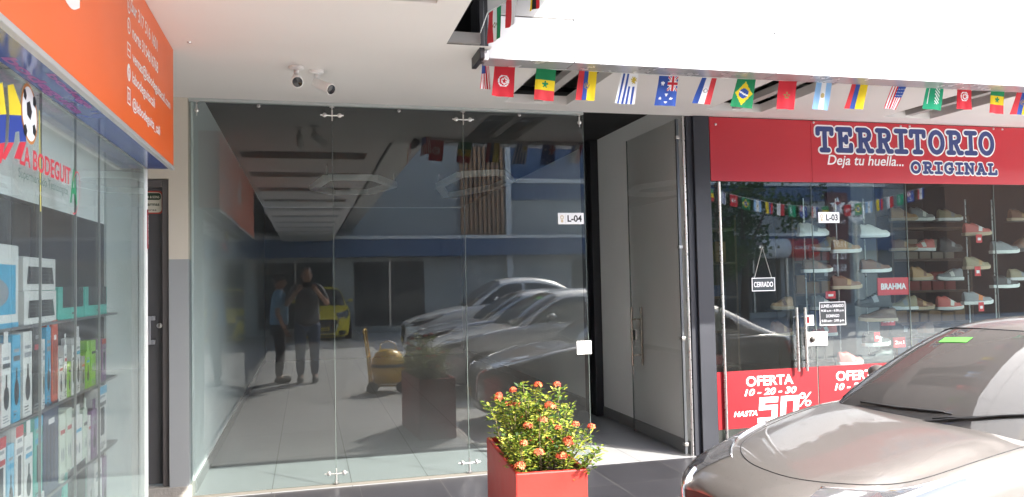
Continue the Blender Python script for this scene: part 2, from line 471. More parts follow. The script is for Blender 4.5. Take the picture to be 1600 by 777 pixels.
lk = MB(); lk.lathe([(0.018, 0), (0.018, 0.012), (0.008, 0.014)], (-1.02, D + 0.0595, 1.23), (0, -1, 0)); lk.build('lock', METAL, dr, smooth='auto')
st = MB(); so_ = V((-1.108, D + 0.0585, 2.03)); 
def rrect(mb, o, ux, uy, x0, x1, y0, y1, r, mi=0, seg=5):
    o, ux, uy = V(o), V(ux), V(uy); ps = []
    for cx, cy, a in ((x1 - r, y1 - r, 0), (x0 + r, y1 - r, 90), (x0 + r, y0 + r, 180), (x1 - r, y0 + r, 270)):
        for k in range(seg + 1):
            t = R(a + 90 * k / seg); ps.append(o + ux * (cx + r * math.cos(t)) + uy * (cy + r * math.sin(t)))
    mb.add(ps, [tuple(range(len(ps)))], mi)
rrect(st, so_, XF, ZF, -0.10, 0.115, 0.0, 0.165, 0.03, 0)
rrect(st, so_ + V((0, -0.001, 0)), XF, ZF, -0.09, 0.105, 0.01, 0.155, 0.025, 1)
rrect(st, so_ + V((0, -0.002, 0)), XF, ZF, -0.085, 0.1, 0.10, 0.15, 0.018, 2)
text(st, 'BODEGUITA & SONS', so_ + V((-0.08, -0.003, 0.112)), XF, ZF, 0.17, 0.018, 1, 0.02)
text(st, 'Alarmas', so_ + V((-0.02, -0.003, 0.058)), XF, ZF, 0.11, 0.024, 2, 0.02)
text(st, '24 horas', so_ + V((-0.05, -0.003, 0.022)), XF, ZF, 0.12, 0.014, 2, 0.01)
st.build('sticker', [mat('st_red', (0.45, 0.06, 0.04), 0.5), mat('st_cream', (0.62, 0.6, 0.5), 0.5), mat('st_green', (0.01, 0.035, 0.015), 0.5)], dr)

# empty shop shell
es = thing('empty_shop', 'white side walls and dark rear of the empty shop unit', 'shop interior', (1.2, 10, 0))
WI = mat('wall_white', (0.78, 0.80, 0.79), 0.6, var=0.04, vscale=2)
MB().box(-0.93, -0.8005, D + 0.141, 16, 0, 3.03).build('side_wall', WI, es)
WR = mat('wall_offwhite', (0.80, 0.79, 0.78), 0.7, var=0.05, vscale=2)
MB().box(3.1205, 3.18, D + 0.03, 16, 0, 3.03).build('side_wall', WR, es)
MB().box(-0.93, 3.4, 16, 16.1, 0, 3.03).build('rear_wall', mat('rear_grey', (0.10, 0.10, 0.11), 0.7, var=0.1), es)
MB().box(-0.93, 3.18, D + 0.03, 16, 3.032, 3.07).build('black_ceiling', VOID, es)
MB().box(3.1075, 3.120, D + 0.04, 8.06, 0.005, 0.11).box(3.1075, 3.120, 8.41, 16, 0.005, 0.11).build('skirting', mat('skirting_grey', (0.2, 0.2, 0.2), 0.5), es, bevel=0.002)
MB().box(-0.8, -0.788, D + 0.16, 16, 0.005, 0.10).build('skirting', mat('skirting_grey', (0.2, 0.2, 0.2), 0.5), es)
ic = MB().box(3.03, 3.119, 8.065, 8.20, 0.005, 3.03).box(3.03, 3.119, 8.23, 8.405, 0.005, 3.03).box(3.045, 3.119, 8.2001, 8.2299, 0.005, 3.03)
tag(ic.build('wall_column', BLACK, bevel=0.003), 'slim black column against the white wall inside the empty shop', 'column')
HEXM = mat('lamp_white', (0.75, 0.75, 0.74), 0.4)
for lab, pts in (('white hexagonal ceiling frame lamp on the left inside the empty shop', [(0.267, 10.34), (0.859, 10.28), (1.20, 11.01), (0.943, 11.9), (0.402, 12.02), (0.099, 11.47)]),
                 ('white hexagonal ceiling frame lamp on the right inside the empty shop', [(1.841, 11.03), (1.932, 9.87), (2.40, 9.64), (2.72, 10.38), (2.668, 11.2), (2.173, 12.36)])):
    hx = thing('hexagonal_lamp', lab, 'ceiling lamp', (pts[0][0], pts[0][1], 2.86), group='hexagonal lamps of the empty shop')
    hm = MB(); n = len(pts)
    c = V((sum(p[0] for p in pts) / n, sum(p[1] for p in pts) / n))
    for i in range(n):
        a, b = V(pts[i]), V(pts[(i + 1) % n]); d = (b - a).normalized() * 0.015
        nn = V((-(b - a).normalized().y, (b - a).normalized().x)) * 0.05
        a, b = a + d, b - d
        hm.prism([(a - nn).to_3d() + V((0, 0, 2.84)), (b - nn).to_3d() + V((0, 0, 2.84)), (b + nn).to_3d() + V((0, 0, 2.84)), (a + nn).to_3d() + V((0, 0, 2.84))], (0, 0, 0.07))
    hm.build('frame', HEXM, hx)
    for p in pts[::2]: MB().tube((*p, 2.911), (*p, 3.031), 0.004, 6).build('hanger', METAL, hx)

# ------------------------------------------------ glass front of the empty shop
PX = [-0.808, 0.197, 1.200, 2.200]
gl_lab = ['left glass panel of the empty shop front beside the beige wall', 'middle glass panel of the empty shop front between two steel fittings', 'right glass panel of the empty shop front with number plate L-04']
for i in range(3):
    p = thing('glass_screen', gl_lab[i], 'glass panel', ((PX[i] + PX[i + 1]) / 2, D, 0.02), group='fixed glass panels of the empty shop')
    MB().box(PX[i] + 0.002, PX[i + 1] - 0.002, D - 0.005, D + 0.005, 0.025, 2.838).build('pane', GLASS, p)
    e = MB().box(PX[i + 1] - 0.0018, PX[i + 1] + 0.0018, D - 0.0048, D + 0.0048, 0.025, 2.838)
    e.build('edge', mat('glass_edge', (0.10, 0.125, 0.115), 0.25), p)
tr = MB().box(-0.81, 2.2, D - 0.02, D + 0.02, 2.840, H - 0.001)
tag(tr.build('head_channel', mat('channel', (0.5, 0.54, 0.53), 0.35, metal=0.4)), 'pale metal channel along the top of the empty shop glass', 'channel')
tr = MB().box(-0.81, 2.2, D - 0.012, D + 0.012, 0.006, 0.022)
tag(tr.build('sill_channel', mat('sill', (0.16, 0.15, 0.13), 0.5, metal=0.2)), 'thin metal channel along the foot of the empty shop glass', 'channel')
def fitting(x, z, up, two, label):
    t = thing('glass_fitting', label, 'glass fitting', (x, D - 0.02, z), group='steel fittings of the glass front')
    b = MB(); s = 1 if up else -1
    b.tube((x, D - 0.012, z), (x, D - 0.012, z + s * 0.075), 0.007, 8)
    b.box(x - 0.018, x + 0.018, D - 0.022, D - 0.006, z + s * 0.066 - 0.004, z + s * 0.066 + 0.004)
    if two:
        b.path([(x - 0.085, D - 0.016, z + 0.004), (x, D - 0.018, z), (x + 0.085, D - 0.016, z + 0.004)], 0.006, 8)
    b.tube((x, D - 0.016, z), (x, D - 0.016, z - s * 0.04), 0.005, 8)
    b.build('arm', METAL, t, smooth='auto')
    for dx in ((-0.055, 0.055) if two else (0.0,)):
        c = MB(); c.lathe([(0.016, 0), (0.018, 0.008), (0.014, 0.018), (0.004, 0.022)], (x + dx, D - 0.0052, z + (0.004 if two else -s * 0.0)), (0, -1, 0), 14)
        c.build('clamp', METAL, t, smooth='auto')
for x, up, two, lab in ((PX[1], True, True, 'steel spider fitting at the top joint between the left and middle glass panels'), (PX[2], True, True, 'steel spider fitting at the top joint between the middle and right glass panels'),
                        (PX[1], False, True, 'steel spider fitting at the floor joint between the left and middle glass panels'), (PX[2], False, True, 'steel spider fitting at the floor joint between the middle and right glass panels'),
                        (-0.755, True, False, 'single steel clip at the top left corner of the shop glass'), (2.165, True, False, 'single steel clip at the top right corner of the shop glass')):
    fitting(x, (2.765 if two else 2.775) if up else 0.10, up, two, lab)
for x, lab in ((-0.33, 'small round clip at the top edge of the left glass panel'), (0.70, 'small round clip at the top edge of the middle glass panel'), (1.66, 'small round clip at the top edge of the right glass panel')):
    c = MB(); c.lathe([(0.014, 0), (0.014, 0.008), (0.008, 0.012)], (x, D - 0.0052, 2.822), (0, -1, 0), 14)
    tag(c.build('glass_clip', mat('clip_steel', (.3, .3, .3), .4, metal=.8), smooth='auto'), lab, 'glass clip', 'small clips on the top edge of the shop glass')

def plaque(x0, x1, z0, z1, txt, label, y=D - 0.0053):
    t = thing('number_plate', label, 'number plate', ((x0 + x1) / 2, y, z0))
    b = MB().box(x0, x1, y - 0.005, y, z0, z1); b.build('plate', INKW, t, bevel=0.001)
    q = MB(); w_, h_ = x1 - x0, z1 - z0; yy = y - 0.0058
    o = V((x0, yy, z0))
    text(q, txt, o + V((w_ * 0.36, 0, h_ * 0.2)), XF, ZF, w_ * 0.56, h_ * 0.6, 0, 0.03)
    quad(q, o, XF, ZF, w_ * 0.275, w_ * 0.282, h_ * 0.05, h_ * 0.95, 1)
    disc(q, o + V((w_ * 0.15, 0, h_ * 0.6)), XF, ZF, w_ * 0.07, h_ * 0.2, 2, 14, hole=0.55)
    disc(q, o + V((w_ * 0.15, 0, h_ * 0.27)), XF, ZF, w_ * 0.05, h_ * 0.12, 2, 14)
    q.build('lettering', [INKB, mat('rule_grey', (0.5, 0.5, 0.5), 0.5), mat('emblem_gold', (0.62, 0.5, 0.3), 0.5)], t)
plaque(1.965, 2.185, 1.943, 2.035, 'L-04', 'white number plate reading L-04 on the empty shop glass')
b = MB().box(2.100, 2.223, D - 0.0085, D - 0.0055, 0.892, 0.998)
tag(b.build('paper_notice', INKW), 'blank white paper stuck to the glass beside the open door', 'paper')

# open glass door leaf, tube, black pillar
dl = thing('entrance_door', 'glass door of the empty shop standing open inwards with long steel handles', 'glass door', (3.06, D, 0.01))
MB().box(3.045, 3.057, D + 0.03, 7.10, 0.02, 2.838).build('pane', glass('door_glass', (0.93, 0.935, 0.93), 0.045, haze=0.06), dl)
MB().box(3.0452, 3.0568, 7.1002, 7.104, 0.02, 2.838).build('edge', mat('glass_edge', (0.10, 0.125, 0.115), 0.25), dl)
MB().box(3.040, 3.062, D + 0.012, D + 0.034, 0.02, 2.838).build('stile', mat('stile_grey', (0.12, 0.13, 0.14), 0.35, metal=0.6), dl)
for dx in (-0.05, 0.05):
    h_ = MB(); h_.tube((3.051 + dx, 6.98, 0.66), (3.051 + dx, 6.98, 1.22), 0.011, 12)
    for z in (0.76, 1.10): h_.tube((3.051 + (0.006 if dx > 0 else -0.006), 6.98, z), (3.051 + dx, 6.98, z), 0.008, 8)
    h_.build('handle', mat('handle_bronze', (0.42, 0.36, 0.31), 0.25, metal=1.0), dl, smooth='auto')
lkm = MB().box(3.034, 3.0445, 6.97, 7.095, 0.90, 1.0); lkm.build('lock', METAL, dl, bevel=0.002)
for z in (0.10, 0.98, 1.75, 2.68):
    k = MB().box(3.034, 3.068, D + 0.002, D + 0.05, z - 0.013, z + 0.013); k.build('hinge', METAL, dl, bevel=0.003)
t = MB(); t.tube((3.098, D + 0.0, 0.006), (3.098, D + 0.0, H - 0.001), 0.0135, 16)
tag(t.build('door_post', METAL, smooth='auto'), 'slim vertical steel tube between the open glass door and the black pillar', 'post')
pl = MB().box(3.181, 3.328, D - 0.03, D + 0.25, 0.0, H - 0.002).box(3.124, 3.1805, D + 0.0, D + 0.029, 0.0, H - 0.002)
tag(pl.build('pillar', BLACKP, bevel=0.004), 'black square pillar between the open glass door and the shoe shop', 'pillar')

# ================================================================== SHOE SHOP
ss = thing('shoe_shop', 'dim interior of the shoe shop behind the glass', 'shop interior', (6, 8, 0))
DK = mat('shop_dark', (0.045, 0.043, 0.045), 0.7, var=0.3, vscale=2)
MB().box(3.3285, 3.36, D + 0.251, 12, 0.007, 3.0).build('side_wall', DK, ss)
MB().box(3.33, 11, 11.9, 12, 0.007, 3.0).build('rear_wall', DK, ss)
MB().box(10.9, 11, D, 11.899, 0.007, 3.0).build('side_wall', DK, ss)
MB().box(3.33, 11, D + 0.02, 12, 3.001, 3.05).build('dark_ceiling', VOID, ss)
cl = MB().box(5.75, 6.06, 7.3, 7.7, 0.007, 3.0)
tag(cl.build('column', mat('column_grey', (0.22, 0.22, 0.22), 0.6, var=0.1), bevel=0.01), 'grey structural column standing inside the shoe shop', 'column')
SPX = [3.338, 4.323, 5.318, 6.313, 7.308, 8.3]
slab = ['door leaf of the shoe shop with the closed sign hung on it', 'glass panel of the shoe shop with the number plate L-03', 'glass panel of the shoe shop in front of the grey column', 'glass panel of the shoe shop above the car roof', 'far right glass panel of the shoe shop']
for i in range(5):
    a, b = SPX[i], SPX[i + 1]
    t = thing('glass_screen', slab[i], 'glass panel', ((a + b) / 2, D, 0.01), group='glass panels of the shoe shop')
    MB().box(a + 0.003, b - 0.003, D - 0.005, D + 0.005, 0.02, 2.838).build('pane', GLASS2, t)
    MB().box(b - 0.0028, b + 0.0028, D - 0.0048, D + 0.0048, 0.02, 2.838).build('edge', mat('glass_edge', (0.10, 0.125, 0.115), 0.25), t)

# sign board
sb = thing('shop_sign', 'red shoe shop sign board with blue slab letters outlined in white', 'shop sign', (3.33, D - 0.02, 2.31))
seams = [3.331, 4.322, 6.75, 9.2]
YS = D - 0.03
for i in range(3):
    MB().box(seams[i] + 0.0015, seams[i + 1] - 0.0015, YS, YS + 0.018, 2.308, 2.855).build('board', RED, sb, bevel=0.0015)
for px, py in ((1118, 194), (1271, 191), (1407, 197), (1421, 197), (1552, 201), (1566, 202)):
    p = at_Y(px, py, YS); sc = MB(); sc.lathe([(0.011, 0), (0.009, 0.006), (0.003, 0.008)], (p.x, YS, p.z), (0, -1, 0), 10)
    sc.build('screw', METAL, sb, smooth='auto')
# slab-serif glyphs as round-ended strokes in a unit box
GL = {
 'T': [[(.04, .78), (.04, 1), (.96, 1), (.96, .78)], [(.5, 1), (.5, 0)], [(.27, 0), (.73, 0)]],
 'E': [[(.0, 1), (.86, 1), (.86, .76)], [(.2, 1), (.2, 0)], [(.2, .52), (.58, .52)], [(.58, .64), (.58, .4)], [(.0, 0), (.9, 0), (.9, .26)]],
 'R': [[(.0, 1), (.58, 1), (.76, .92), (.82, .77), (.76, .6), (.58, .52), (.2, .52)], [(.2, 1), (.2, 0)], [(.0, 0), (.4, 0)], [(.5, .5), (.78, .0), (.98, 0)]],
 'I': [[(.5, 0), (.5, 1)], [(.15, 1), (.85, 1)], [(.15, 0), (.85, 0)]],
 'O': [[(.5 + .46 * math.sin(2 * math.pi * k / 20), .5 + .5 * math.cos(2 * math.pi * k / 20)) for k in range(21)]],
 'G': [[(.86, .72), (.86, .98)], [(.86, .78), (.74, .94), (.55, 1), (.28, .93), (.1, .74), (.06, .5), (.1, .26), (.28, .07), (.55, 0), (.76, .07), (.86, .22), (.86, .42)], [(.58, .42), (1.0, .42)]],
 'N': [[(-.02, 1), (.22, 1)], [(.14, 1), (.14, 0)], [(-.02, 0), (.34, 0)], [(.16, 1), (.84, .02)], [(.86, 1), (.86, 0)], [(.66, 1), (1.02, 1)]],
 'A': [[(.28, 1), (.55, 1)], [(.5, 1), (.12, 0)], [(.52, 1), (.88, 0)], [(.24, .34), (.76, .34)], [(-.04, 0), (.3, 0)], [(.7, 0), (1.04, 0)]],
 'L': [[(.0, 1), (.45, 1)], [(.22, 1), (.22, 0)], [(.0, 0), (.92, 0), (.92, .3)]],
}
def stroke(mb, pts, r, mi, y):
    for a, b in zip(pts, pts[1:]):
        d = math.atan2(b[1] - a[1], b[0] - a[0]); ps = []
        for k in range(7): t = d - math.pi / 2 + math.pi * k / 6; ps.append((b[0] + r * math.cos(t), y[0], b[1] + r * math.sin(t)))
        for k in range(7): t = d + math.pi / 2 + math.pi * k / 6; ps.append((a[0] + r * math.cos(t), y[0], a[1] + r * math.sin(t)))
        mb.add(ps, [tuple(range(14))], mi); y[0] -= 0.00004
def slab(word, x0, x1, zb0, zb1, hgt, r, rw, ybase, gap=0.3):
    """word between x0..x1 on a baseline that runs zb0..zb1"""
    widths = [0.62 if ch == 'I' else 1.0 for ch in word]
    tot = sum(widths) + gap * (len(word) - 1); k = (x1 - x0) / tot
    wh, bl = MB(), MB(); yw, yb = [ybase], [ybase - 0.004]; x = x0
    for ch, ww in zip(word, widths):
        z0 = zb0 + (zb1 - zb0) * ((x - x0) / (x1 - x0))
        for st_ in GL[ch]:
            P = [(x + (p[0] - (0.5 - ww / 2 if ch == 'I' else 0)) * k, z0 + p[1] * hgt) for p in st_]
            stroke(wh, P, rw, 0, yw); stroke(bl, P, r, 0, yb)
        x += (ww + gap) * k
    wh.build('letter_outline', INKW, sb); bl.build('letters', NAVY, sb)
pa, pb = at_Y(1277, 234, YS), at_Y(1551, 240, YS); tp = at_Y(1277, 201, YS)
slab('TERRITORIO', pa.x, pb.x, pa.z, pb.z, tp.z - pa.z, 0.0225, 0.0365, YS - 0.002, .36)
pa, pb = at_Y(1424, 269, YS), at_Y(1557, 272, YS); tp = at_Y(1424, 253, YS)
slab('ORIGINAL', pa.x, pb.x, pa.z, pb.z, tp.z - pa.z - 0.005, 0.0135, 0.025, YS - 0.002, 0.42)
q = MB(); pa, pb = at_Y(1293, 259, YS - 0.002), at_Y(1412, 262, YS - 0.002)
text(q, 'Deja tu huella...', (pa.x, YS - 0.002, pa.z - 0.018), XF, ZF, pb.x - pa.x, 0.118, 0, 0.012, 0.22)
q.build('lettering', INKW, sb)

# offer posters
def poster(x0, x1, z0, z1, label, dx=0.0):
    t = thing('offer_poster', label, 'poster', ((x0 + x1) / 2, D - 0.008, z0), group='red offer posters')
    MB().box(x0, x1, D - 0.009, D - 0.0055, z0, z1).build('sheet', POSTER, t)
    q = MB(); y = D - 0.0098; w_ = x1 - x0; x0 = x0 + dx
    text(q, 'OFERTA', (x0 + w_ * .28, y, z1 - 0.135), XF, ZF, w_ * .47, 0.085, 0, 0.02)
    text(q, '10 - 20 - 30', (x0 + w_ * .26, y, z1 - 0.215), XF, ZF, w_ * .52, 0.058, 0, 0.025, 0.25)
    text(q, 'HASTA', (x0 + w_ * .15, y, z1 - 0.385), XF, ZF, w_ * .23, 0.045, 0, 0.025, 0.25)
    # squared digits 5 and 0
    zt, h5, wd = z1 - 0.235, 0.215, w_ * .185
    for i, segs in enumerate(([(0, 1, .78, 1), (0, .3, .5, 1), (0, 1, .5, .68), (.7, 1, 0, .5), (-.05, 1, 0, .2)], [(0, 1, .8, 1), (0, 1, 0, .2), (0, .3, 0, 1), (.7, 1, 0, 1)])):
        ox = x0 + w_ * (.385 + .215 * i)
        for j, (a, b, c, d) in enumerate(segs):
            q.add([(ox + wd * (a + .12 * zz), y - 0.0001 * j, zt - h5 + h5 * zz) if True else 0 for a, zz in ((a, c), (b, c), (b, d), (a, d))], [(0, 1, 2, 3)])
    text(q, '%', (x0 + w_ * .80, y, z1 - 0.335), XF, ZF, w_ * .13, 0.12, 0, 0.0, 0.15)
    q.build('lettering', INKW, t)
poster(3.341, 4.316, 0.203, 0.686, 'red offer poster reading OFERTA on the glass door of the shoe shop')
poster(4.330, 5.310, 0.203, 0.686, 'red offer poster half hidden behind the car bonnet', -0.10)
plaque(4.384, 4.599, 1.949, 2.045, 'L-03', 'white number plate reading L-03 on the shoe shop glass')
# closed sign on string
cs = thing('closed_sign', 'small dark CERRADO sign hanging by a cord on the shoe shop door', 'hanging sign', (3.83, D - 0.02, 1.37))
a, b = at_Y(1175, 434, D - 0.02), at_Y(1212, 454, D - 0.02)
MB().box(a.x, b.x, D - 0.014, D - 0.008, b.z, a.z).build('board', mat('sign_dark', (0.025, 0.035, 0.04), 0.4), cs)
q = MB(); y = D - 0.0146
for x0, x1, z0, z1 in ((a.x, b.x, b.z, b.z + .006), (a.x, b.x, a.z - .006, a.z), (a.x, a.x + .006, b.z + .0061, a.z - .0061), (b.x - .006, b.x, b.z + .0061, a.z - .0061)): q.add([(x0, y, z0), (x1, y, z0), (x1, y, z1), (x0, y, z1)], [(0, 1, 2, 3)])
text(q, 'CERRADO', (a.x + .02, y, b.z + .035), XF, ZF, b.x - a.x - .04, 0.045, 0, 0.015); q.build('lettering', INKW, cs)
hk = at_Y(1191, 386, D - 0.012); c = MB()
c.path([(a.x + .03, D - 0.011, a.z), (hk.x, D - 0.012, hk.z), (b.x - .03, D - 0.011, a.z)], 0.0022, 6); c.build('cord', mat('cord_white', (0.7, .68, .62), 0.8), cs)
c = MB(); c.lathe([(0.022, 0), (0.02, .01), (0.006, .02)], (hk.x, D - 0.0052, hk.z), (0, -1, 0), 14); c.build('suction_hook', CLEAR, cs, smooth=True)
# opening hours decal
oh = thing('opening_hours_sign', 'dark opening hours sign with white outline on the shoe shop glass', 'sign', (4.5, D - 0.01, 1.1))
a, b = at_Y(1280, 472, D - 0.01), at_Y(1322, 507, D - 0.01)
MB().box(a.x, b.x, D - 0.009, D - 0.0056, b.z, a.z).build('plate', mat('decal_dark', (0.03, 0.033, 0.036), 0.45), oh)
q = MB(); y = D - 0.0095; w_ = b.x - a.x
for x0, x1, z0, z1 in ((a.x, b.x, b.z, b.z + .005), (a.x, b.x, a.z - .005, a.z), (a.x, a.x + .005, b.z + .0051, a.z - .0051), (b.x - .005, b.x, b.z + .0051, a.z - .0051)): q.add([(x0, y, z0), (x1, y, z0), (x1, y, z1), (x0, y, z1)], [(0, 1, 2, 3)])
for i, s_ in enumerate(('LUNES a SABADO', '9:30 a.m - 6:30 p.m', 'DOMINGO', '9:30 a.m - 2:00 p.m')):
    ww = w_ * (.86 if i != 2 else .5)
    text(q, s_, (a.x + w_ / 2, y, a.z - .048 - .044 * i), XF, ZF, ww, 0.026, 0, 0.012, center=True)
q.build('lettering', INKW, oh)
# door pulls, rod, lock, notice
ROD = MB(); a = at_Y(1117, 290, D - 0.03)
ROD.tube((3.405, D - 0.028, 0.05), (3.405, D - 0.028, 2.30), 0.013, 14)
for z in (0.75, 1.87, 1.0): ROD.tube((3.405, D - 0.028, z), (3.405, D - 0.0055, z), 0.011, 10)
tag(ROD.build('pull_rod', METAL, smooth='auto'), 'tall thin steel rod at the left edge of the shoe shop glass', 'rod')
for px, lab in ((1244, 'left steel pull bar of the shoe shop door'), (1257, 'right steel pull bar of the shoe shop door beside the lock box')):
    a = at_Y(px, 480, D - 0.04); r_ = MB()
    r_.tube((a.x, D - 0.045, 0.66), (a.x, D - 0.045, a.z), 0.0125, 14)
    for z in (0.75, 1.12): r_.tube((a.x, D - 0.045, z), (a.x, D - 0.0055, z), 0.009, 10)
    tag(r_.build('pull_bar', METAL, smooth='auto'), lab, 'door handle', 'pull bars of the shoe shop door')
a, b = at_Y(1260, 519, D - 0.02), at_Y(1292, 539, D - 0.02)
lb = thing('lock_box', 'white metal lock box with dark round knob on the shoe shop door', 'lock', ((a.x + b.x) / 2, D - 0.02, b.z))
MB().box(a.x, b.x, D - 0.035, D - 0.0055, b.z, a.z).build('case', PLW, lb, bevel=0.004)
k = MB(); k.lathe([(0.026, 0), (0.028, 0.006), (0.02, 0.02), (0.014, 0.024)], (a.x + .045, D - 0.0352, (a.z + b.z) / 2), (0, -1, 0), 18); k.build('knob', mat('knob_dark', (0.12, 0.11, 0.1), 0.3, metal=0.8), lb, smooth='auto')
a, b = at_Y(1258, 492, D), at_Y(1271, 508, D)
nn = thing('small_notice', 'small white notice with red print beside the shoe shop door handles', 'notice', (a.x, D - .006, b.z))
MB().box(a.x, b.x, D - 0.0075, D - 0.0055, b.z, a.z).build('sheet', INKW, nn)
q = MB().box(a.x + .01, a.x + .035, D - 0.0085, D - 0.0078, b.z + .02, a.z - .015); q.build('print', POSTER, nn)

# ---------------------------------------------------------------- shoes
def make_shoe(label, loc, rotz, upper, sole, accent, length=0.28, tall=0.0, flip=1):
    t = thing('shoe', label, 'shoe', loc, rotz, 'shoes on display in the shop window')
    n = 15
    U = MB(); rows = []
    def wid(s): return (0.034 + 0.016 * math.sin(math.pi * min(1, s / 0.75) ** 1.3) + (0.0 if s < .75 else 0)) * (1 if s < .82 else max(0.12, math.sqrt(max(0, 1 - ((s - .82) / .19) ** 2))))
    def hgt(s): return (1 - .13 * math.exp(-((s - .2) / .08) ** 2)) * (0.105 + tall if s < .34 else 0.105 + tall + (0.046 - 0.105 - tall) * min(1, (s - .34) / .42) ** .8) * (1 if s < .9 else max(0.35, 1 - ((s - .9) / .12) ** 2 * .6))
    for i in range(n):
        s = i / (n - 1); ss_ = 0.02 + 0.97 * s
        w_, h_ = wid(ss_) * (0.75 if i == 0 else 1), hgt(ss_)
        if i == 0: h_ *= .9
        row = []
        for k in range(11):
            a = math.pi * k / 10
            row.append((length * (ss_ - .5) * flip, w_ * math.cos(a) * (1 if k in (0, 10) else .98), 0.024 + h_ * (math.sin(a) ** 0.75)))
        rows.append(row)
    U.grid(rows); U.add(rows[0], [tuple(range(11))]); U.add(rows[-1], [tuple(reversed(range(11)))])
    U.build('upper', upper, t, smooth=True, local=True)
    S = MB(); out = []
    for i in range(n): s = i / (n - 1); out.append((length * (s - .5) * 1.03 * flip, wid(min(.995, s)) * 1.1 * (.7 if i == 0 else 1)))
    ring = out + [(x, -y) for x, y in reversed(out)]
    def lift(x): s = x * flip / length + .5; return 0.012 * max(0, (s - .75) / .25) ** 2
    top = [(x, y, 0.030 + lift(x)) for x, y in ring]; mid = [(x, y * 1.03, 0.016 + lift(x)) for x, y in ring]; bot = [(x * .99, y * .96, 0.0 + lift(x)) for x, y in ring]
    S.grid([bot, mid, top], closed=True); S.add(bot, [tuple(range(len(bot)))]); S.add(top, [tuple(range(len(top)))])
    S.build('sole', sole, t, smooth='auto', local=True)
    Cc = MB(); disc(Cc, (length * (-.30) * flip, 0, 0.024 + 0.1055 + tall), (1, 0, 0), (0, 1, 0), length * .17, 0.024, 0, 20)
    Cc.build('collar', INKB, t, local=True)
    Lm = MB()
    for j in range(5):
        s = .44 + .065 * j; x = length * (s - .5) * flip; z = 0.024 + hgt(s) + 0.001
        Lm.path([(x, -0.024, z - .008), (x, -.012, z - .001), (x, .012, z - .001), (x, .024, z - .008)], 0.0028, 6)
    Lm.build('laces', accent, t, smooth=True, local=True)
    for sgn in (-1, 1):
        P = MB(); rows = []
        for i in range(5):
            s = .42 + .035 * i; w_, h_ = wid(s), hgt(s); r_ = []
            for k in range(5):
                a = 0.12 + 0.75 * k / 4
                r_.append((length * (s - .5 + .05 * (k / 4)) * flip, sgn * (w_ * math.cos(a) + .0022), 0.024 + h_ * (math.sin(a) ** .75)))
            rows.append(r_)
        P.grid(rows)
        P.build('side_stripe', accent, t, smooth=True, local=True)
    return t
def leather(n, c): return mat('leather_' + n, c, 0.5, var=0.12, vscale=40, bump=0.1, bscale=200)
LW, LT, LB, LDB, LR, LG, LK, LBE = leather('white', (.72, .70, .64)), leather('tan', (.46, .26, .12)), leather('brown', (.20, .085, .045)), leather('dark_brown', (.14, .075, .05)), leather('red', (.58, .13, .11)), leather('grey', (.25, .25, .26)), leather('black', (.02, .02, .022)), leather('beige', (.32, .26, .16))
SW, SBe, SK = mat('sole_white', (.76, .75, .72), .5), mat('sole_beige', (.5, .38, .26), .6), mat('sole_black', (.02, .02, .02), .6)
YSH = D + 0.17
shoes = [  # px left, px right, py sole bottom, upper, sole, accent, facing, label
 (1247, 1294, 369, LW, SW, LG, 1, 'white sneaker with grey side panel below the L-03 plate'),
 (1342, 1389, 371, LW, SW, LW, 1, 'white sneaker highest in the column right of the L-03 plate'),
 (1299, 1346, 395, LT, SW, LBE, 1, 'tan sneaker with pale sole below the L-03 plate'),
 (1254, 1300, 426, LDB, SW, LB, 1, 'dark brown shoe with white sole left of the brown leather shoe'),
 (1299, 1346, 452, LB, SBe, LT, 1, 'brown leather shoe with thin pale sole above the opening hours sign'),
 (1344, 1392, 426, LB, SW, LDB, 1, 'brown low shoe with thick white sole above the red brand board'),
 (1507, 1547, 368, LR, SBe, SW, 1, 'red running shoe with a red price tag, top right of the window'),
 (1549, 1591, 396, LG, SW, LG, 1, 'grey sneaker with thick white sole right of the red running shoe'),
 (1507, 1546, 421, LBE, SBe, LT, 1, 'beige sneaker with a red price tag under the red running shoe'),
 (1549, 1592, 450, LK, SW, LG, 1, 'black shoe with broad white sole at the far right of the window'),
 (1506, 1549, 476, LG, SW, mat('stripe_orange', (.7, .2, .05), .5), 1, 'pale running shoe with orange stripe and red price tag'),
 (1338, 1391, 480, LK, SK, LG, -1, 'black boot-like shoe under the red brand board'),
 (1344, 1399, 503, LDB, SBe, LDB, -1, 'dark brown loafer below the black shoe under the brand board'),
 (1348, 1391, 541, LK, SW, SW, 1, 'black shoe with white lugged sole and pink price tag'),
 (1309, 1348, 571, LR, SW, mat('stripe_pink', (.7, .25, .25), .5), 1, 'rose red sneaker low in the window above the second offer poster'),
 (1343, 1395, 568, LK, SK, LK, -1, 'all black shoe lowest in the column beside the car mirror'),
]
STANDM = mat('stand_dark', (.06, .06, .065), .5)
for x0, x1, yb, up_, so2, ac, fc, lab in shoes:
    a, b = at_Y(x0, yb, YSH), at_Y(x1, yb, YSH)
    make_shoe(lab, ((a.x + b.x) / 2, YSH, a.z), R(-6 + rnd.uniform(-5, 5)), up_, so2, ac, abs(b.x - a.x) * 0.92, 0.03 if 'boot' in lab else 0, fc)
YS2 = D + .75
k2 = 0
PLACE2 = ['beside the closed sign', 'left of the second glass joint', 'behind the brand board', 'by the grey column', 'right of the grey column', 'at the right window end']
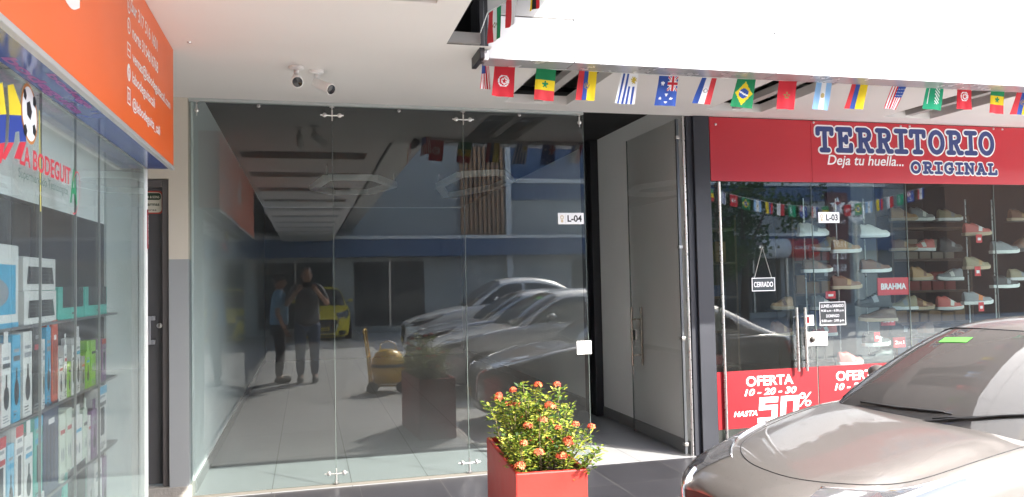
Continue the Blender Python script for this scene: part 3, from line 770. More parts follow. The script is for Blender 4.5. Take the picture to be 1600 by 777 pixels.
for ci, pxc in enumerate((1222, 1288, 1412, 1440, 1484, 1592)):
    for ri, (pyc, hgt_) in enumerate(((345, 'top'), (392, 'second'), (438, 'third'), (484, 'fourth'), (525, 'lowest'))):
        if (ci, ri) in ((0, 0), (0, 1), (0, 2), (5, 3), (5, 4), (4, 4), (2, 2)): continue
        a, b = at_Y(pxc - 18, pyc, YS2), at_Y(pxc + 18, pyc, YS2)
        cn, up_, so2, ac = [('black', LK, SK, LG), ('brown', LB, SBe, LT), ('grey', LG, SW, LW), ('dark brown', LDB, SK, LB), ('red', LR, SW, LW), ('beige', LBE, SW, LG), ('tan', LT, SBe, LB)][(ci * 3 + ri * 2) % 7]
        make_shoe('%s shoe of the back row, %s shelf, %s' % (cn, hgt_, PLACE2[ci]), ((a.x + b.x) / 2, YS2, a.z), R(rnd.uniform(-18, 8)), up_, so2, ac, (b.x - a.x) * .98, .02 * (k2 % 2), 1 if k2 % 3 else -1)
        MB2 = MB().box((a.x + b.x) / 2 - .13, (a.x + b.x) / 2 + .13, YS2 - .06, YS2 + .08, a.z - .008, a.z - .001)
        tag(MB2.build('shoe_ledge', STANDM), 'ledge under the %s shoe, back row %s shelf, %s' % (cn, hgt_, PLACE2[ci]), 'ledge', 'ledges of the back row'); k2 += 1
cols = {}
for x0, x1, yb, *_ in shoes:
    a, b = at_Y(x0, yb, YSH), at_Y(x1, yb, YSH); cx = (a.x + b.x) / 2
    for k in cols:
        if abs(k - cx) < 0.16: cols[k].append((cx, a.z)); break
    else: cols[cx] = [(cx, a.z)]
nm = ['leftmost', 'second', 'third', 'fourth', 'rightmost']
for i, (k, lst) in enumerate(sorted(cols.items())):
    t = thing('display_stand', 'clear shelf stand carrying the %s column of shoes in the window' % nm[min(i, 4)], 'display stand', (k, YSH + .1, 0.007), group='clear shoe stands')
    MB().tube((k, YSH + .13, 0.008), (k, YSH + .13, 2.2), 0.006, 8).build('rod', METAL, t)
    for cx, z in lst:
        MB().box(cx - .05, cx + .05, YSH - .03, YSH + .124, z - .006, z - .001).build('shelf', STANDM, t)
# small red tags and brand boards
def board(px0, py0, px1, py1, Y, txt, label, name='brand_board', th=0.012, cat='sign', grp=None):
    a, b = at_Y(px0, py0, Y), at_Y(px1, py1, Y)
    t = thing(name, label, cat, ((a.x + b.x) / 2, Y, b.z), group=grp)
    MB().box(a.x, b.x, Y, Y + th, b.z, a.z).build('panel', mat('tag_red', (.62, .03, .04), .4), t, bevel=0.0015)
    q = MB(); w_, h_ = b.x - a.x, a.z - b.z
    if txt: text(q, txt, ((a.x + b.x) / 2, Y - .0012, b.z + h_ * .32), XF, ZF, w_ * .8, h_ * .36, 0, .035, center=True)
    else: q.add([(a.x + w_ * .25, Y - .0012, b.z + h_ * .3), (b.x - w_ * .25, Y - .0012, b.z + h_ * .3), (b.x - w_ * .25, Y - .0012, b.z + h_ * .6), (a.x + w_ * .25, Y - .0012, b.z + h_ * .6)], [(0, 1, 2, 3)])
    q.build('lettering', INKW, t)
board(1371, 434, 1421, 460, D + .12, 'BRAHMA', 'red brand board with white capital letters among the shoes')
board(1377, 493, 1399, 508, D + .2, 'LEGAL', 'small red board with white print under the dark brown loafer')
board(1396, 527, 1415, 542, D + .2, '2x1', 'small red board right of the lugged white sole')
for x0, y0, x1, y1, lab in ((1290, 455, 1306, 466, 'small red label above the opening hours sign'), (1525, 366, 1535, 379, 'red price tag hanging under the red running shoe'), (1523, 416, 1533, 431, 'red price tag hanging under the beige sneaker'), (1529, 472, 1538, 486, 'red price tag hanging under the orange striped running shoe'), (1366, 519, 1375, 533, 'pink red price tag over the lugged white sole')):
    board(x0, y0, x1, y1, YSH - .09, None, lab, 'price_tag', .004, 'price tag', 'red price tags in the shoe window')
# darker shelving at the back of the shoe shop
for i, x in enumerate((4.2, 6.4, 8.0)):
    t = thing('wall_shelf', ['dark wall shelf with shoe boxes behind the shop door', 'dark wall shelf with shoe boxes right of the grey column', 'dark wall shelf with shoe boxes at the far right of the shop'][i], 'shelf', (x, 9.5, .007), group='shelves at the back of the shoe shop')
    f = MB()
    for z in (.3, .75, 1.2, 1.65, 2.1): f.box(x, x + 1.3, 9.3, 9.7, z, z + .03)
    f.box(x - .03, x - .001, 9.3, 9.7, .008, 2.3).box(x + 1.301, x + 1.33, 9.3, 9.7, .008, 2.3)
    f.build('rack', mat('shelf_wood', (.12, .08, .05), .6, var=.2), t)
    for ri, z in enumerate((.33, .78, 1.23, 1.68)):
        bm_ = MB(); xx = x + .05
        while xx < x + 1.1:
            ww = rnd.uniform(.12, .2); bm_.box(xx, xx + ww, 9.35, 9.62, z + .001, z + rnd.uniform(.12, .3)); xx += ww + .03
        bm_.build('boxes', mat('box_%d' % ((ri + i) % 4), [(.3, .05, .04), (.3, .26, .2), (.05, .08, .2), (.35, .2, .08)][(ri + i) % 4], .7), t)

# ================================================================== LEFT SHOP (electronics)
YE = 4.78                                        # end of the shop
UY = V((0, 1, 0))                                # along the shop, left to right in the picture
sg = thing('orange_shop_sign', 'orange shop sign box with white contact lines over the left window', 'shop sign', (-0.8, 3.4, 2.18))
XS = -0.727
MB().box(-0.90, XS, 0.2, YE, 2.187, H - 0.002).build('sign_box', ORANGE, sg, bevel=0.003)
MB().box(-0.745, XS + 0.006, 0.2, YE + 0.004, 2.166, 2.186).build('bottom_trim', mat('trim_silver', (.55, .55, .54), .4, metal=.5), sg, bevel=0.002)
uf = MB().box(-0.873, -0.7455, 0.2, YE, 2.174, 2.1865)
uf.build('underside', mat('gloss_blue', (0.075, 0.11, 0.30), 0.12, var=0.35, vscale=7), sg)
q = MB(); X_ = XS + 0.0012
def T(s, px, py, px2, py2, h, bold=0.0):
    a, b = at_X(px, py, X_), at_X(px2, py2, X_)
    z = (a.z + b.z) / 2
    text(q, s, (X_, a.y, z - h / 2), UY, ZF, b.y - a.y, h, 0, bold)
T('Sur 317 516 1601', 205, 8, 246, 70, .062, .012)
T('norte 3154616768', 207, 45, 247, 110, .058, .012)
T('ventas@labodeguitacali.com', 207, 87, 266, 168, .068, .012)
T('labodeguitacali', 207, 122, 242, 164, .066, .012)
T('@labodeguita_cali', 207, 160, 250, 208, .066, .012)
for py in (8, 40, 78, 113, 150):                 # icons
    a = at_X(201.5, py, X_)
    if py in (8, 40): disc(q, a, UY, ZF, .03, .036, 0, 20, hole=.78); quad(q, a, UY, ZF, -.012, .006, -.012, -.003); quad(q, a, UY, ZF, -.0121, -.003, -.0029, .014)
    elif py == 78:
        for b_ in ((-.032, .032, -.03, -.024), (-.032, .032, .024, .03), (-.032, -.026, -.0239, .0239), (.026, .032, -.0239, .0239), (-.02, .02, -.004, .003)): quad(q, a, UY, ZF, *b_)
    elif py == 113:
        disc(q, a, UY, ZF, .032, .038, 0, 20)
    else:
        for b_ in ((-.032, .032, -.036, -.029), (-.032, .032, .029, .036), (-.032, -.025, -.0289, .0289), (.025, .032, -.0289, .0289)): quad(q, a, UY, ZF, *b_)
        disc(q, a, UY, ZF, .015, .018, 0, 16, hole=.6)
a = at_X(201.5, 113, X_ + .0008)
f_ = MB(); text(f_, 'f', (a.x, a.y - .008, a.z - .028), UY, ZF, .02, .05, 0, .03); f_.build('icon_letter', ORANGE, sg)
a = at_X(122, 12, X_)                             # large cropped letter above
text(q, 'a', (X_, a.y - .40, a.z - .03), UY, ZF, .42, .36, 0, .05)
q.build('lettering', INKW, sg)
q = MB()                                          # purple lettering on the underside
text(q, 'la bodeguita', (-.86, 2.35, 2.1735), UY, V((1, 0, 0)), .95, .05, 0, .03)
q.build('underside_lettering', mat('purple_ink', (.25, .06, .25), .4), sg); q = MB()
text(q, 'bodega', (-.79, 2.7, 2.1735), UY, V((1, 0, 0)), .5, .035, 0, .03)
q.build('underside_lettering', mat('purple_ink', (.25, .06, .25), .4), sg)

XG = -0.875
lsw = thing('shop_window', 'long display window of the electronics shop under the orange sign', 'shop window', (XG, 3.3, 0))
MB().box(XG - .004, XG + .004, 0.2, YE - .03, .05, 2.172).build('pane', glass('window_glass', (.9, .93, .92), .05, haze=.075), lsw)  # diffuse film imitates the bright surroundings reflected in this window
fr = MB().box(XG - .03, XG + .012, YE - .0299, YE - .002, 0.002, 2.172)
fr.build('end_frame', mat('frame_white', (.82, .82, .80), .4), lsw, bevel=.002)
MB().box(XG - .02, XG + .02, 0.2, YE - .0301, 0.002, .049).build('sill', METAL, lsw)
MB().box(XG - .02, XG + .012, 0.2, YE - .0301, 2.1725, 2.1738).build('head_trim', METAL, lsw)
for Yj in (2.978, 3.395, 3.757):
    MB().box(XG - .0038, XG + .0048, Yj - .0012, Yj + .0012, .05, 2.172).build('joint', mat('joint_clear', (.22, .24, .23), .4), lsw)
MB().box(-1.9, -.9, .2, YE - .002, 2.19, 2.86).box(-1.9, -.91, YE - .03, YE - .002, 0, 2.19)
bk = thing('window_backing', 'pale panel and dark backdrop behind the electronics shop window', 'backdrop', (-1.0, 3.3, .05))
XB = -0.952
XPF0 = -0.892
MB().box(XB - .02, XB + .010, 4.185, YE - .031, .05, 2.17).build('side_panel', mat('panel_pale', (.58, .62, .60), .6, var=.05), bk)
MB().box(XB - .02, XB, .2, 4.184, 1.815, 2.17).build('upper_panel', mat('panel_mist', (.86, .90, .885), .6, var=.04), bk)
MB().box(XB - .02, XB, .2, 4.184, .05, 1.8148).build('backdrop', mat('backdrop_dark', (.04, .037, .037), .7, var=.6, vscale=3.5), bk)
for z, nm_ in ((1.386, 'upper'), (1.086, 'middle'), (.776, 'lower'), (.47, 'lowest')):
    s_ = MB().box(XB + .001, XPF0 + .004, .2, 4.165, z - .010, z)
    tag(s_.build('glass_shelf', mat('shelf_grey', (.16, .16, .165), .3)), nm_ + ' long shelf inside the electronics shop window', 'shelf', 'shelves of the electronics window')
s_ = MB().box(-1.9, -.91, YE - .029, YE - .003, 0.001, 2.165).box(-1.9, -.905, 1.0, YE - .003, 2.19, H - .003)
tag(s_.build('end_wall', WHITE), 'white end wall closing the electronics shop', 'wall')
fp = MB().box(XG + .0125, XG + .016, YE - .026, YE - .006, 1.72, 1.94)
fpo = thing('red_strip_label', 'narrow red label on the white end frame of the electronics window', 'label', (XG + .0125, YE - .02, 1.72)); fp.build('strip', POSTER, fpo)
q = MB(); text(q, 'AVISO', (XG + .0165, YE - .011, 1.74), ZF, V((0, -1, 0)), .17, .009, 0, .02); q.build('lettering', INKW, fpo)

# decals on the pane (outside face)
dc = thing('logo_decal', 'red and green shop name lettering stuck on the left window', 'lettering', (XG + .006, 3.0, 1.78))
X_ = XG + .0062
def DL(s, px, py, px2, py2, h, M, name, bold=.0):
    a, b = at_X(px, py, X_), at_X(px2, py2, X_); z = (a.z + b.z) / 2
    q = MB(); text(q, s, (X_, a.y, z - h / 2), UY, ZF, b.y - a.y, h, 0, bold); q.build(name, M, dc)
DR, DG = mat('decal_red', (.55, .04, .06), .5), mat('decal_green', (.03, .22, .10), .5)
DL('LA BODEGUIT', 31, 242, 110, 274, .066, DR, 'name_lettering', .02)
a = at_X(116, 288, X_); q = MB(); text(q, 'A', (X_, a.y - .055, a.z - .075), UY, ZF, .10, .135, 0, .02); q.build('big_letter', DG, dc)
q = MB(); disc(q, a + V((.0004, .02, -.03)), UY, V((0, .25, 1)).normalized(), .055, .09, 0, 24, a0=R(-110), a1=R(150), hole=.94); q.build('swoosh', DR, dc)
DL('Supermercado Tecnológico', 29, 271, 106, 300, .04, mat('decal_dark_green', (.08, .13, .11), .5), 'tagline')
DL('Especializado en audio y video', 56, 297, 104, 318, .022, mat('decal_grey', (.35, .37, .36), .5), 'small_line')
bl = thing('football_decal', 'black and white football decal with orange rim on the left window', 'decal', (XG + .006, 2.86, 2.0))
a = at_X(46, 178, X_); UZ = V((0, -.12, 1)).normalized()
q = MB(); disc(q, a, UY, UZ, .078, .098, 0, 28); q.build('rim', mat('rim_orange', (.5, .2, .05), .5), bl)
q = MB(); disc(q, a + V((.0006, 0, 0)), UY, UZ, .068, .088, 0, 28); q.build('ball', INKW, bl)
q = MB()
for cy, cz, r_ in ((-.005, .012, .027), (.045, .05, .017), (-.045, .055, .016), (.045, -.045, .018), (-.04, -.06, .018)):
    disc(q, a + V((.0012, cy, cz)), UY, UZ, r_, r_ * 1.2, 0, 5)
q.build('patches', INKB, bl)
tb = thing('tricolour_letters', 'slanted yellow, blue and red painted letters at the edge of the left window', 'decal', (XG + .006, 2.75, 1.95))
X2 = XG + .0056
def PT(ps): return [at_X(x, y, X2) for x, y in ps]
for M, nm_, polys in ((mat('paint_yellow', (.8, .62, .03), .5), 'yellow_band', [[(-14, 140), (4, 128), (10, 178), (-14, 180)], [(12, 133), (21, 131), (38, 180), (15, 179)]]),
                      (mat('paint_blue', (.03, .06, .30), .5), 'blue_band', [[(-14, 180.5), (10, 178.5), (8, 222), (-14, 226)], [(15, 179.5), (38, 180.5), (41, 221), (31, 221), (30, 205), (24, 206), (22, 222), (13, 222)]]),
                      (mat('paint_red', (.6, .04, .06), .5), 'red_band', [[(-14, 226.5), (8, 222.5), (2, 255), (-14, 250)], [(13, 222.5), (22, 222.5), (8, 250), (2, 246)], [(31, 221.5), (41, 221.5), (33, 249), (22, 247)]])):
    q = MB()
    for p in polys: pp = PT(p); q.add(pp, [tuple(range(len(pp)))])
    q.build(nm_, M, tb)
tp_ = MB(); a, b = at_X(61, 172, X2), at_X(63, 330, X2); tp_.add([a, a + V((0, .009, 0)), b + V((0, .009, 0)), b], [(0, 1, 2, 3)])
tag(tp_.build('tape_strip', mat('tape_yellow', (.62, .55, .12), .5)), 'thin yellow vertical tape strip on the left window', 'tape')

# goods on the shelves
GC = {'white': (.72, .73, .71), 'blue': (.05, .38, .60), 'sky': (.22, .50, .66), 'teal': (.10, .50, .42), 'dark grey': (.05, .055, .06), 'orange red': (.62, .10, .05), 'lime': (.30, .62, .06), 'navy': (.05, .075, .14), 'brown': (.22, .16, .12), 'pale green': (.62, .70, .60), 'purple': (.28, .17, .30), 'grey': (.36, .36, .36)}
GM = {k: mat('card_' + k.replace(' ', '_'), c, .45, var=.04, vscale=20) for k, c in GC.items()}
GI = mat('print_dark', (.045, .045, .05), .5); GI2 = mat('print_steel', (.3, .32, .34), .5); GI3 = mat('print_red', (.5, .05, .06), .5)
XPF = -0.892                                     # front plane of the goods
def pack(y0, y1, z0, z1, col, art, label, kind='product_box', hang=False, depth=.055, band=None):
    t = thing(kind, label, 'product box', (XPF - depth, (y0 + y1) / 2, z0), group='gadget boxes in the electronics window')
    MB().box(XPF - depth, XPF, y0, y1, z0 + .0005, z1).build('carton', GM[col], t, bevel=.0015)
    q = MB(); X3 = XPF + .0006; w_, h_ = y1 - y0, z1 - z0; o = V((X3, y0, z0))
    if art == 'keyboard':
        q.add([(X3, y0 + w_ * .1, z0 + h_ * .2), (X3, y1 - w_ * .06, z0 + h_ * .2), (X3, y1 - w_ * .12, z0 + h_ * .72), (X3, y0 + w_ * .13, z0 + h_ * .72)], [(0, 1, 2, 3)], 0)
        for i in range(4): quad(q, o + V((.0004, 0, 0)), UY, ZF, w_ * .14, w_ * .88, h_ * (.27 + .11 * i), h_ * (.275 + .11 * i), 1)
    elif art == 'frame':
        quad(q, o, UY, ZF, w_ * .16, w_ * .97, h_ * .36, h_, 0)
        quad(q, o + V((.0004, 0, 0)), UY, ZF, w_ * .5, w_ * .58, h_ * .15, h_ * .2, 0)
    elif art == 'screen':
        quad(q, o, UY, ZF, w_ * .02, w_ * .94, h_ * .16, h_ * .76, 3); disc(q, o + V((.0004, w_ * .5, h_ * .42)), UY, ZF, w_ * .3, h_ * .18, 1, 20)
        quad(q, o, UY, ZF, 0, w_, 0, h_ * .06, 3)
    elif art == 'gadget':
        kx = rnd.uniform(.3, .5); disc(q, o + V((0, w_ * .5, h_ * .34)), UY, ZF, w_ * kx * .7, h_ * .15, 0, rnd.choice((6, 8, 16)))
        quad(q, o, UY, ZF, w_ * .42, w_ * .58, h_ * .46, h_ * .62, 0); quad(q, o, UY, ZF, w_ * .15, w_ * .8, h_ * .8, h_ * .84, 1)
    elif art == 'phone':
        rrect(q, o, UY, ZF, w_ * .28, w_ * .72, h_ * .25, h_ * .68, w_ * .06, 0); quad(q, o, UY, ZF, w_ * .2, w_ * .8, h_ * .82, h_ * .86, 1)
    elif art == 'lines':
        for i in range(3): quad(q, o, UY, ZF, w_ * (.16 + .24 * i), w_ * (.24 + .24 * i), h_ * .12, h_ * .75, 0)
        rrect(q, o, UY, ZF, w_ * .3, w_ * .7, h_ * .76, h_ * .82, w_ * .03, 4)
    elif art == 'buds':
        for i in range(2): disc(q, o + V((0, w_ * (.35 + .3 * i), h_ * .4)), UY, ZF, w_ * .1, h_ * .1, 1, 12)
    if art in ('gadget', 'phone', 'buds') and h_ > .12:
        for i in range(3): quad(q, o + V((.0002, 0, 0)), UY, ZF, w_ * .12, w_ * rnd.uniform(.4, .88), h_ * (.05 + .035 * i), h_ * (.065 + .035 * i), rnd.choice((0, 1, 1)))
        quad(q, o + V((.0002, 0, 0)), UY, ZF, w_ * .1, w_ * .9, h_ * .7, h_ * .76, rnd.choice((0, 1, 2, 3)))
    if band: quad(q, o + V((.0003, 0, 0)), UY, ZF, 0, w_, h_ * .88, h_, {'red': 2, 'blue': 3}[band])
    q.build('print', [GI, GI2, GI3, GM['blue'], INKW], t)
    if hang:
        q = MB().box(XPF - .003, XPF - .001, (y0 + y1) / 2 - w_ * .22, (y0 + y1) / 2 + w_ * .22, z1 + .0003, z1 + .045)
        q.build('hang_tab', GM[col], t)
def row(zb, items, shelf):
    """items: px left, px right, py top (at its left edge), colour, art, hang, band, words"""
    for x0, x1, yt, col, art, hang, band, words in items:
        a, b = at_X(x0, yt, XPF), at_X(x1, yt, XPF)
        pack(a.y + .004, b.y - .004, zb, max(zb + .06, a.z), col, art, words + ' on the %s left window shelf' % shelf, hang=hang, band=band)
pack(2.40, at_X(29, 400, XPF).y, 1.386, at_X(28, 384, XPF).z, 'white', 'screen', 'big white and blue box at the left end of the upper shelf')
kz = 1.386; a, b = at_X(38, 450, XPF), at_X(88, 450, XPF)
pack(a.y, b.y, kz, kz + .112, 'white', 'keyboard', 'lower of two white keyboard boxes on the upper left window shelf')
pack(a.y - .01, b.y - .01, kz + .113, kz + .226, 'white', 'keyboard', 'upper of two white keyboard boxes on the upper left window shelf')
for x0, x1, w_ in ((91, 131, 'left'), (132, 167, 'right')):
    a, b = at_X(x0, 460, XPF), at_X(x1, 460, XPF)
    pack(a.y, b.y, kz, kz + .125, 'teal', 'frame', w_ + ' teal box with dark front on the upper shelf of the left window')
row(1.086, [(-8, 1, 540, 'orange red', 'gadget', 0, None, 'red packet at the picture edge'), (2, 18, 538, 'white', 'gadget', 1, None, 'broad white packet beside the blue one'), (19, 33, 524, 'blue', 'gadget', 0, None, 'bright blue upright packet'),
    (36, 51, 519, 'white', 'gadget', 0, None, 'white packet right of the bright blue one'), (52, 65, 505, 'dark grey', 'phone', 0, None, 'tall dark grey packet'), (66, 71, 530, 'white', 'gadget', 0, None, 'narrow white packet left of the blue bottle shape'),
    (72, 80, 512, 'blue', 'gadget', 1, None, 'blue packet with hang tab'), (81, 91, 500, 'orange red', 'lines', 0, None, 'tall orange red packet'), (92, 99, 560, 'white', 'gadget', 0, None, 'short white packet right of the orange red one'),
    (100, 105, 540, 'white', 'gadget', 1, None, 'slim white packet with hang tab'), (106, 111, 565, 'lime', 'gadget', 0, None, 'small lime packet'), (112, 118, 540, 'white', 'phone', 0, None, 'white packet right of the small lime one'),
    (118.5, 126, 528, 'white', 'gadget', 1, None, 'tallest white packet with hang tab'), (127, 133, 557, 'grey', 'gadget', 0, None, 'grey packet left of the green one'), (134, 141, 550, 'lime', 'gadget', 1, None, 'green lime packet with hang tab'),
    (142, 150, 532, 'lime', 'buds', 0, None, 'tall green lime packet'), (151, 158, 548, 'grey', 'phone', 0, None, 'grey packet near the end'), (159, 166, 530, 'purple', 'phone', 0, 'red', 'purple packet with red top at the right end')], 'middle')
row(.776, [(-6, 10, 688, 'white', 'phone', 0, 'red', 'white packet with red strip at the picture edge'), (11, 23, 697, 'sky', 'gadget', 0, None, 'sky blue packet'), (24, 37, 668, 'white', 'phone', 0, 'red', 'white packet with red top'),
    (38, 52, 682, 'white', 'gadget', 1, None, 'greyish white packet with hang tab'), (53, 67, 655, 'teal', 'phone', 0, 'blue', 'teal packet with dark device picture'), (68, 92, 633, 'navy', 'lines', 0, None, 'broad navy packet'),
    (93, 103, 648, 'pale green', 'buds', 0, None, 'pale packet right of the navy one'), (104, 113, 640, 'pale green', 'buds', 0, None, 'pale packet second from the navy one'), (114, 129, 654, 'white', 'buds', 1, None, 'wide pale packet with hang tab'),
    (130, 137, 640, 'pale green', 'buds', 1, None, 'slim pale packet with hang tab'), (138, 142, 650, 'white', 'buds', 0, None, 'thin white packet'), (143, 152, 642, 'purple', 'gadget', 1, None, 'purple packet with hang tab'), (153, 167, 607, 'white', 'phone', 0, 'blue', 'tall white packet with blue top at the right end')], 'lower')
row(.47, [(38, 70, 790, 'white', 'phone', 0, None, 'white box partly out of the picture'), (72, 97, 772, 'navy', 'lines', 0, None, 'navy box near the picture foot'), (99, 135, 742, 'teal', 'frame', 0, None, 'wide teal box'), (137, 147, 728, 'grey', 'gadget', 0, None, 'grey violet packet'), (148, 160, 724, 'white', 'gadget', 0, None, 'white packet with dark picture'), (160.5, 167, 716, 'purple', 'gadget', 0, None, 'purple packet at the right end')], 'lowest')

# ================================================================== CCTV
def cctv(label, p, aim):
    t = thing('security_camera', label, 'security camera', p, group='ceiling security cameras')
    p = V(p); aim = V(aim).normalized()
    b = MB(); b.lathe([(.045, 0), (.045, .014), (.03, .022)], p, (0, 0, -1), 20); b.build('base', PLW, t, smooth='auto')
    j = p + V((0, 0, -.06))
    a = MB(); a.path([p + V((0, 0, -.02)), p + V((0, 0, -.05)), j, j + aim * .02], [.016, .015, .018, .018], 10); a.build('bracket', PLW, t, smooth=True)
    h = MB(); h.lathe([(.02, -.02), (.030, -.01), (.032, .02), (.032, .105), (.036, .11), (.036, .135), (.031, .138)], j + V((0, 0, -.02)), aim, 22); h.build('housing', PLW, t, smooth='auto')
    l = MB(); l.lathe([(.0308, .1382), (.029, .142), (.012, .143), (.0001, .144)], j + V((0, 0, -.02)), aim, 20); l.build('lens', mat('lens_black', (.01, .01, .012), .1), t, smooth='auto')
cctv('left white ceiling camera pointing at the viewer', (-.05, 5.03, H - .0005), (.06, -1, -.38))
cctv('right white ceiling camera pointing to the right', (.075, 5.10, H - .0005), (.72, -.75, -.5))
d_ = MB().box(.33, .345, 3.30, 3.46, H - .004, H - .0005)
kn = MB(); kn.lathe([(.012, 0), (.01, .006), (.002, .008)], (-.62, 4.62, H - .0002), (0, 0, -1), 10)
tag(kn.build('ceiling_hook', METAL), 'tiny metal hook in the ceiling near the orange sign', 'hook')

# ================================================================== BUNTING
FM = vcol_mat('flag_cloth', .85, .12)
Rr, Gg, Yy, Bb, Ww, Kk = (.60, .025, .04), (.012, .24, .09), (.78, .58, .015), (.03, .08, .34), (.80, .80, .80), (.015, .015, .015)
LBl, BrR = (.28, .50, .78), (.60, .04, .05)
def hyp(u, v): return math.hypot(u, v)
def instar(x, y, r, inner=.42):
    a = math.atan2(x, -y) % (2 * math.pi / 5); a = min(a, 2 * math.pi / 5 - a)
    d = hyp(x, y); k = a / (math.pi / 5)
    return d < r * (1 - k * (1 - inner))
def tunisia(u, v):
    x, y = (u - .5) * .72, v - .5
    if hyp(x, y) < .19:
        if hyp(x, y) < .145 and hyp(x - .03, y) > .11: return Rr
        if instar(x - .02, y, .09): return Rr
        return Ww
    return Rr
def senegal(u, v):
    x, y = (u - .5) * .72, v - .5
    if instar(x, y, .12): return Gg
    return Gg if v < .35 else Yy if v < .68 else BrR
def ecuador(u, v):
    if hyp((u - .5) * .72, v - .5) < .12 and (int(u * 23) + int(v * 19)) % 3: return (.28, .2, .12)
    return BrR if u < .3 else Bb if u < .54 else Yy
def uruguay(u, v):
    if u > .52 and v < .42:
        x, y = (u - .78) * .72, v - .2
        return (.55, .42, .05) if hyp(x, y) < .1 + .035 * math.sin(8 * math.atan2(y, x)) else Ww
    return Ww if int(u * 9) % 2 == 0 else Bb
def australia(u, v):
    if u > .5 and v < .5:
        x, y = (u - .75) * 4, (v - .25) * 4
        if abs(x) < .16 or abs(y) < .16: return Rr
        if abs(x) < .32 or abs(y) < .32: return Ww
        if abs(abs(x) - abs(y)) < .1: return Rr
        if abs(abs(x) - abs(y)) < .28: return Ww
        return Bb
    for a, b, r in ((.25, .25, .08), (.5, .62, .055), (.22, .75, .055), (.72, .76, .055), (.5, .88, .055)):
        if instar((u - a) * .72, v - b, r, .6): return Ww
    return Bb
def paraguay(u, v):
    d = hyp((u - .5) * .72, v - .5)
    if .055 < d < .1: return (.35, .35, .33)
    return Bb if u < .32 else Ww if u < .66 else BrR
def brazil(u, v):
    x, y = u - .5, v - .5
    d = hyp(x * .72, y)
    if d < .17: return Ww if abs(y - .3 * x - .01) < .03 else Bb
    return Yy if abs(x) / .42 + abs(y) / .42 < 1 else Gg
def morocco(u, v):
    x, y = (u - .5) * .72, v - .52
    return (.2, .2, .06) if instar(x, y, .14, .5) and not instar(x, y, .07, .5) else Rr
def argentina(u, v):
    if hyp((u - .5) * .72, v - .5) < .085: return (.5, .38, .16)
    return LBl if u < .34 or u > .66 else Ww
def colombia(u, v): return BrR if u < .27 else Bb if u < .52 else Yy
def usa(u, v):
    if u > .46 and v < .55: return Ww if (int(u * 26) % 3 == 0 and int(v * 26) % 3 == 0) else Bb
    return Rr if int(u * 11) % 2 == 0 else Ww
def usa2(u, v):
    if u < .55 and v < .5: return Bb
    return Rr if int(u * 11) % 2 == 0 else Ww
def saudi(u, v):
    if .2 < u < .24 and .2 < v < .8: return Ww
    if .52 < u < .82 and .2 < v < .8: return Ww if (int(u * 29) * 7 + int(v * 31) * 5) % 4 < 2 else (.015, .33, .16)
    return (.015, .33, .16)
def mexico(u, v):
    if hyp((u - .5) * .72, v - .5) < .1 and (int(u * 23) + int(v * 19)) % 2: return (.25, .2, .1)
    return BrR if u < .34 else Ww if u < .66 else Gg
def redwhite(u, v): return BrR if u < .5 else Ww
def yellowblackred(u, v): return Yy if u < .36 else Kk if u < .66 else Rr
def flag(fn, tl, tr, bl, br, label, nu=26, nv=34, grp='flags of the bunting', wave=.006):
    """cloth between four corner points, colours from fn(u, v)"""
    tl, tr, bl, br = V(tl), V(tr), V(bl), V(br)
    ph = rnd.uniform(0, 6); rows, cols = [], []
    nrm = (tr - tl).cross(bl - tl).normalized()
    for j in range(nv + 1):
        v = j / nv; r_, c_ = [], []
        for i in range(nu + 1):
            u = i / nu
            p = (tl * (1 - u) + tr * u) * (1 - v) + (bl * (1 - u) + br * u) * v
            p += nrm * wave * v * (math.sin(5 * u + ph + 2 * v) + .5 * math.sin(11 * u + ph * 2 - 3 * v))
            r_.append(p)
            if i < nu: c_.append(fn((i + .5) / nu, min(.999, (j + .5) / nv)))
        rows.append(r_); cols.append(c_)
    m_ = MB(); m_.grid(rows, 0, cols)
    return tag(m_.build('flag', FM, smooth=True), label, 'flag', grp)
YF = 4.69
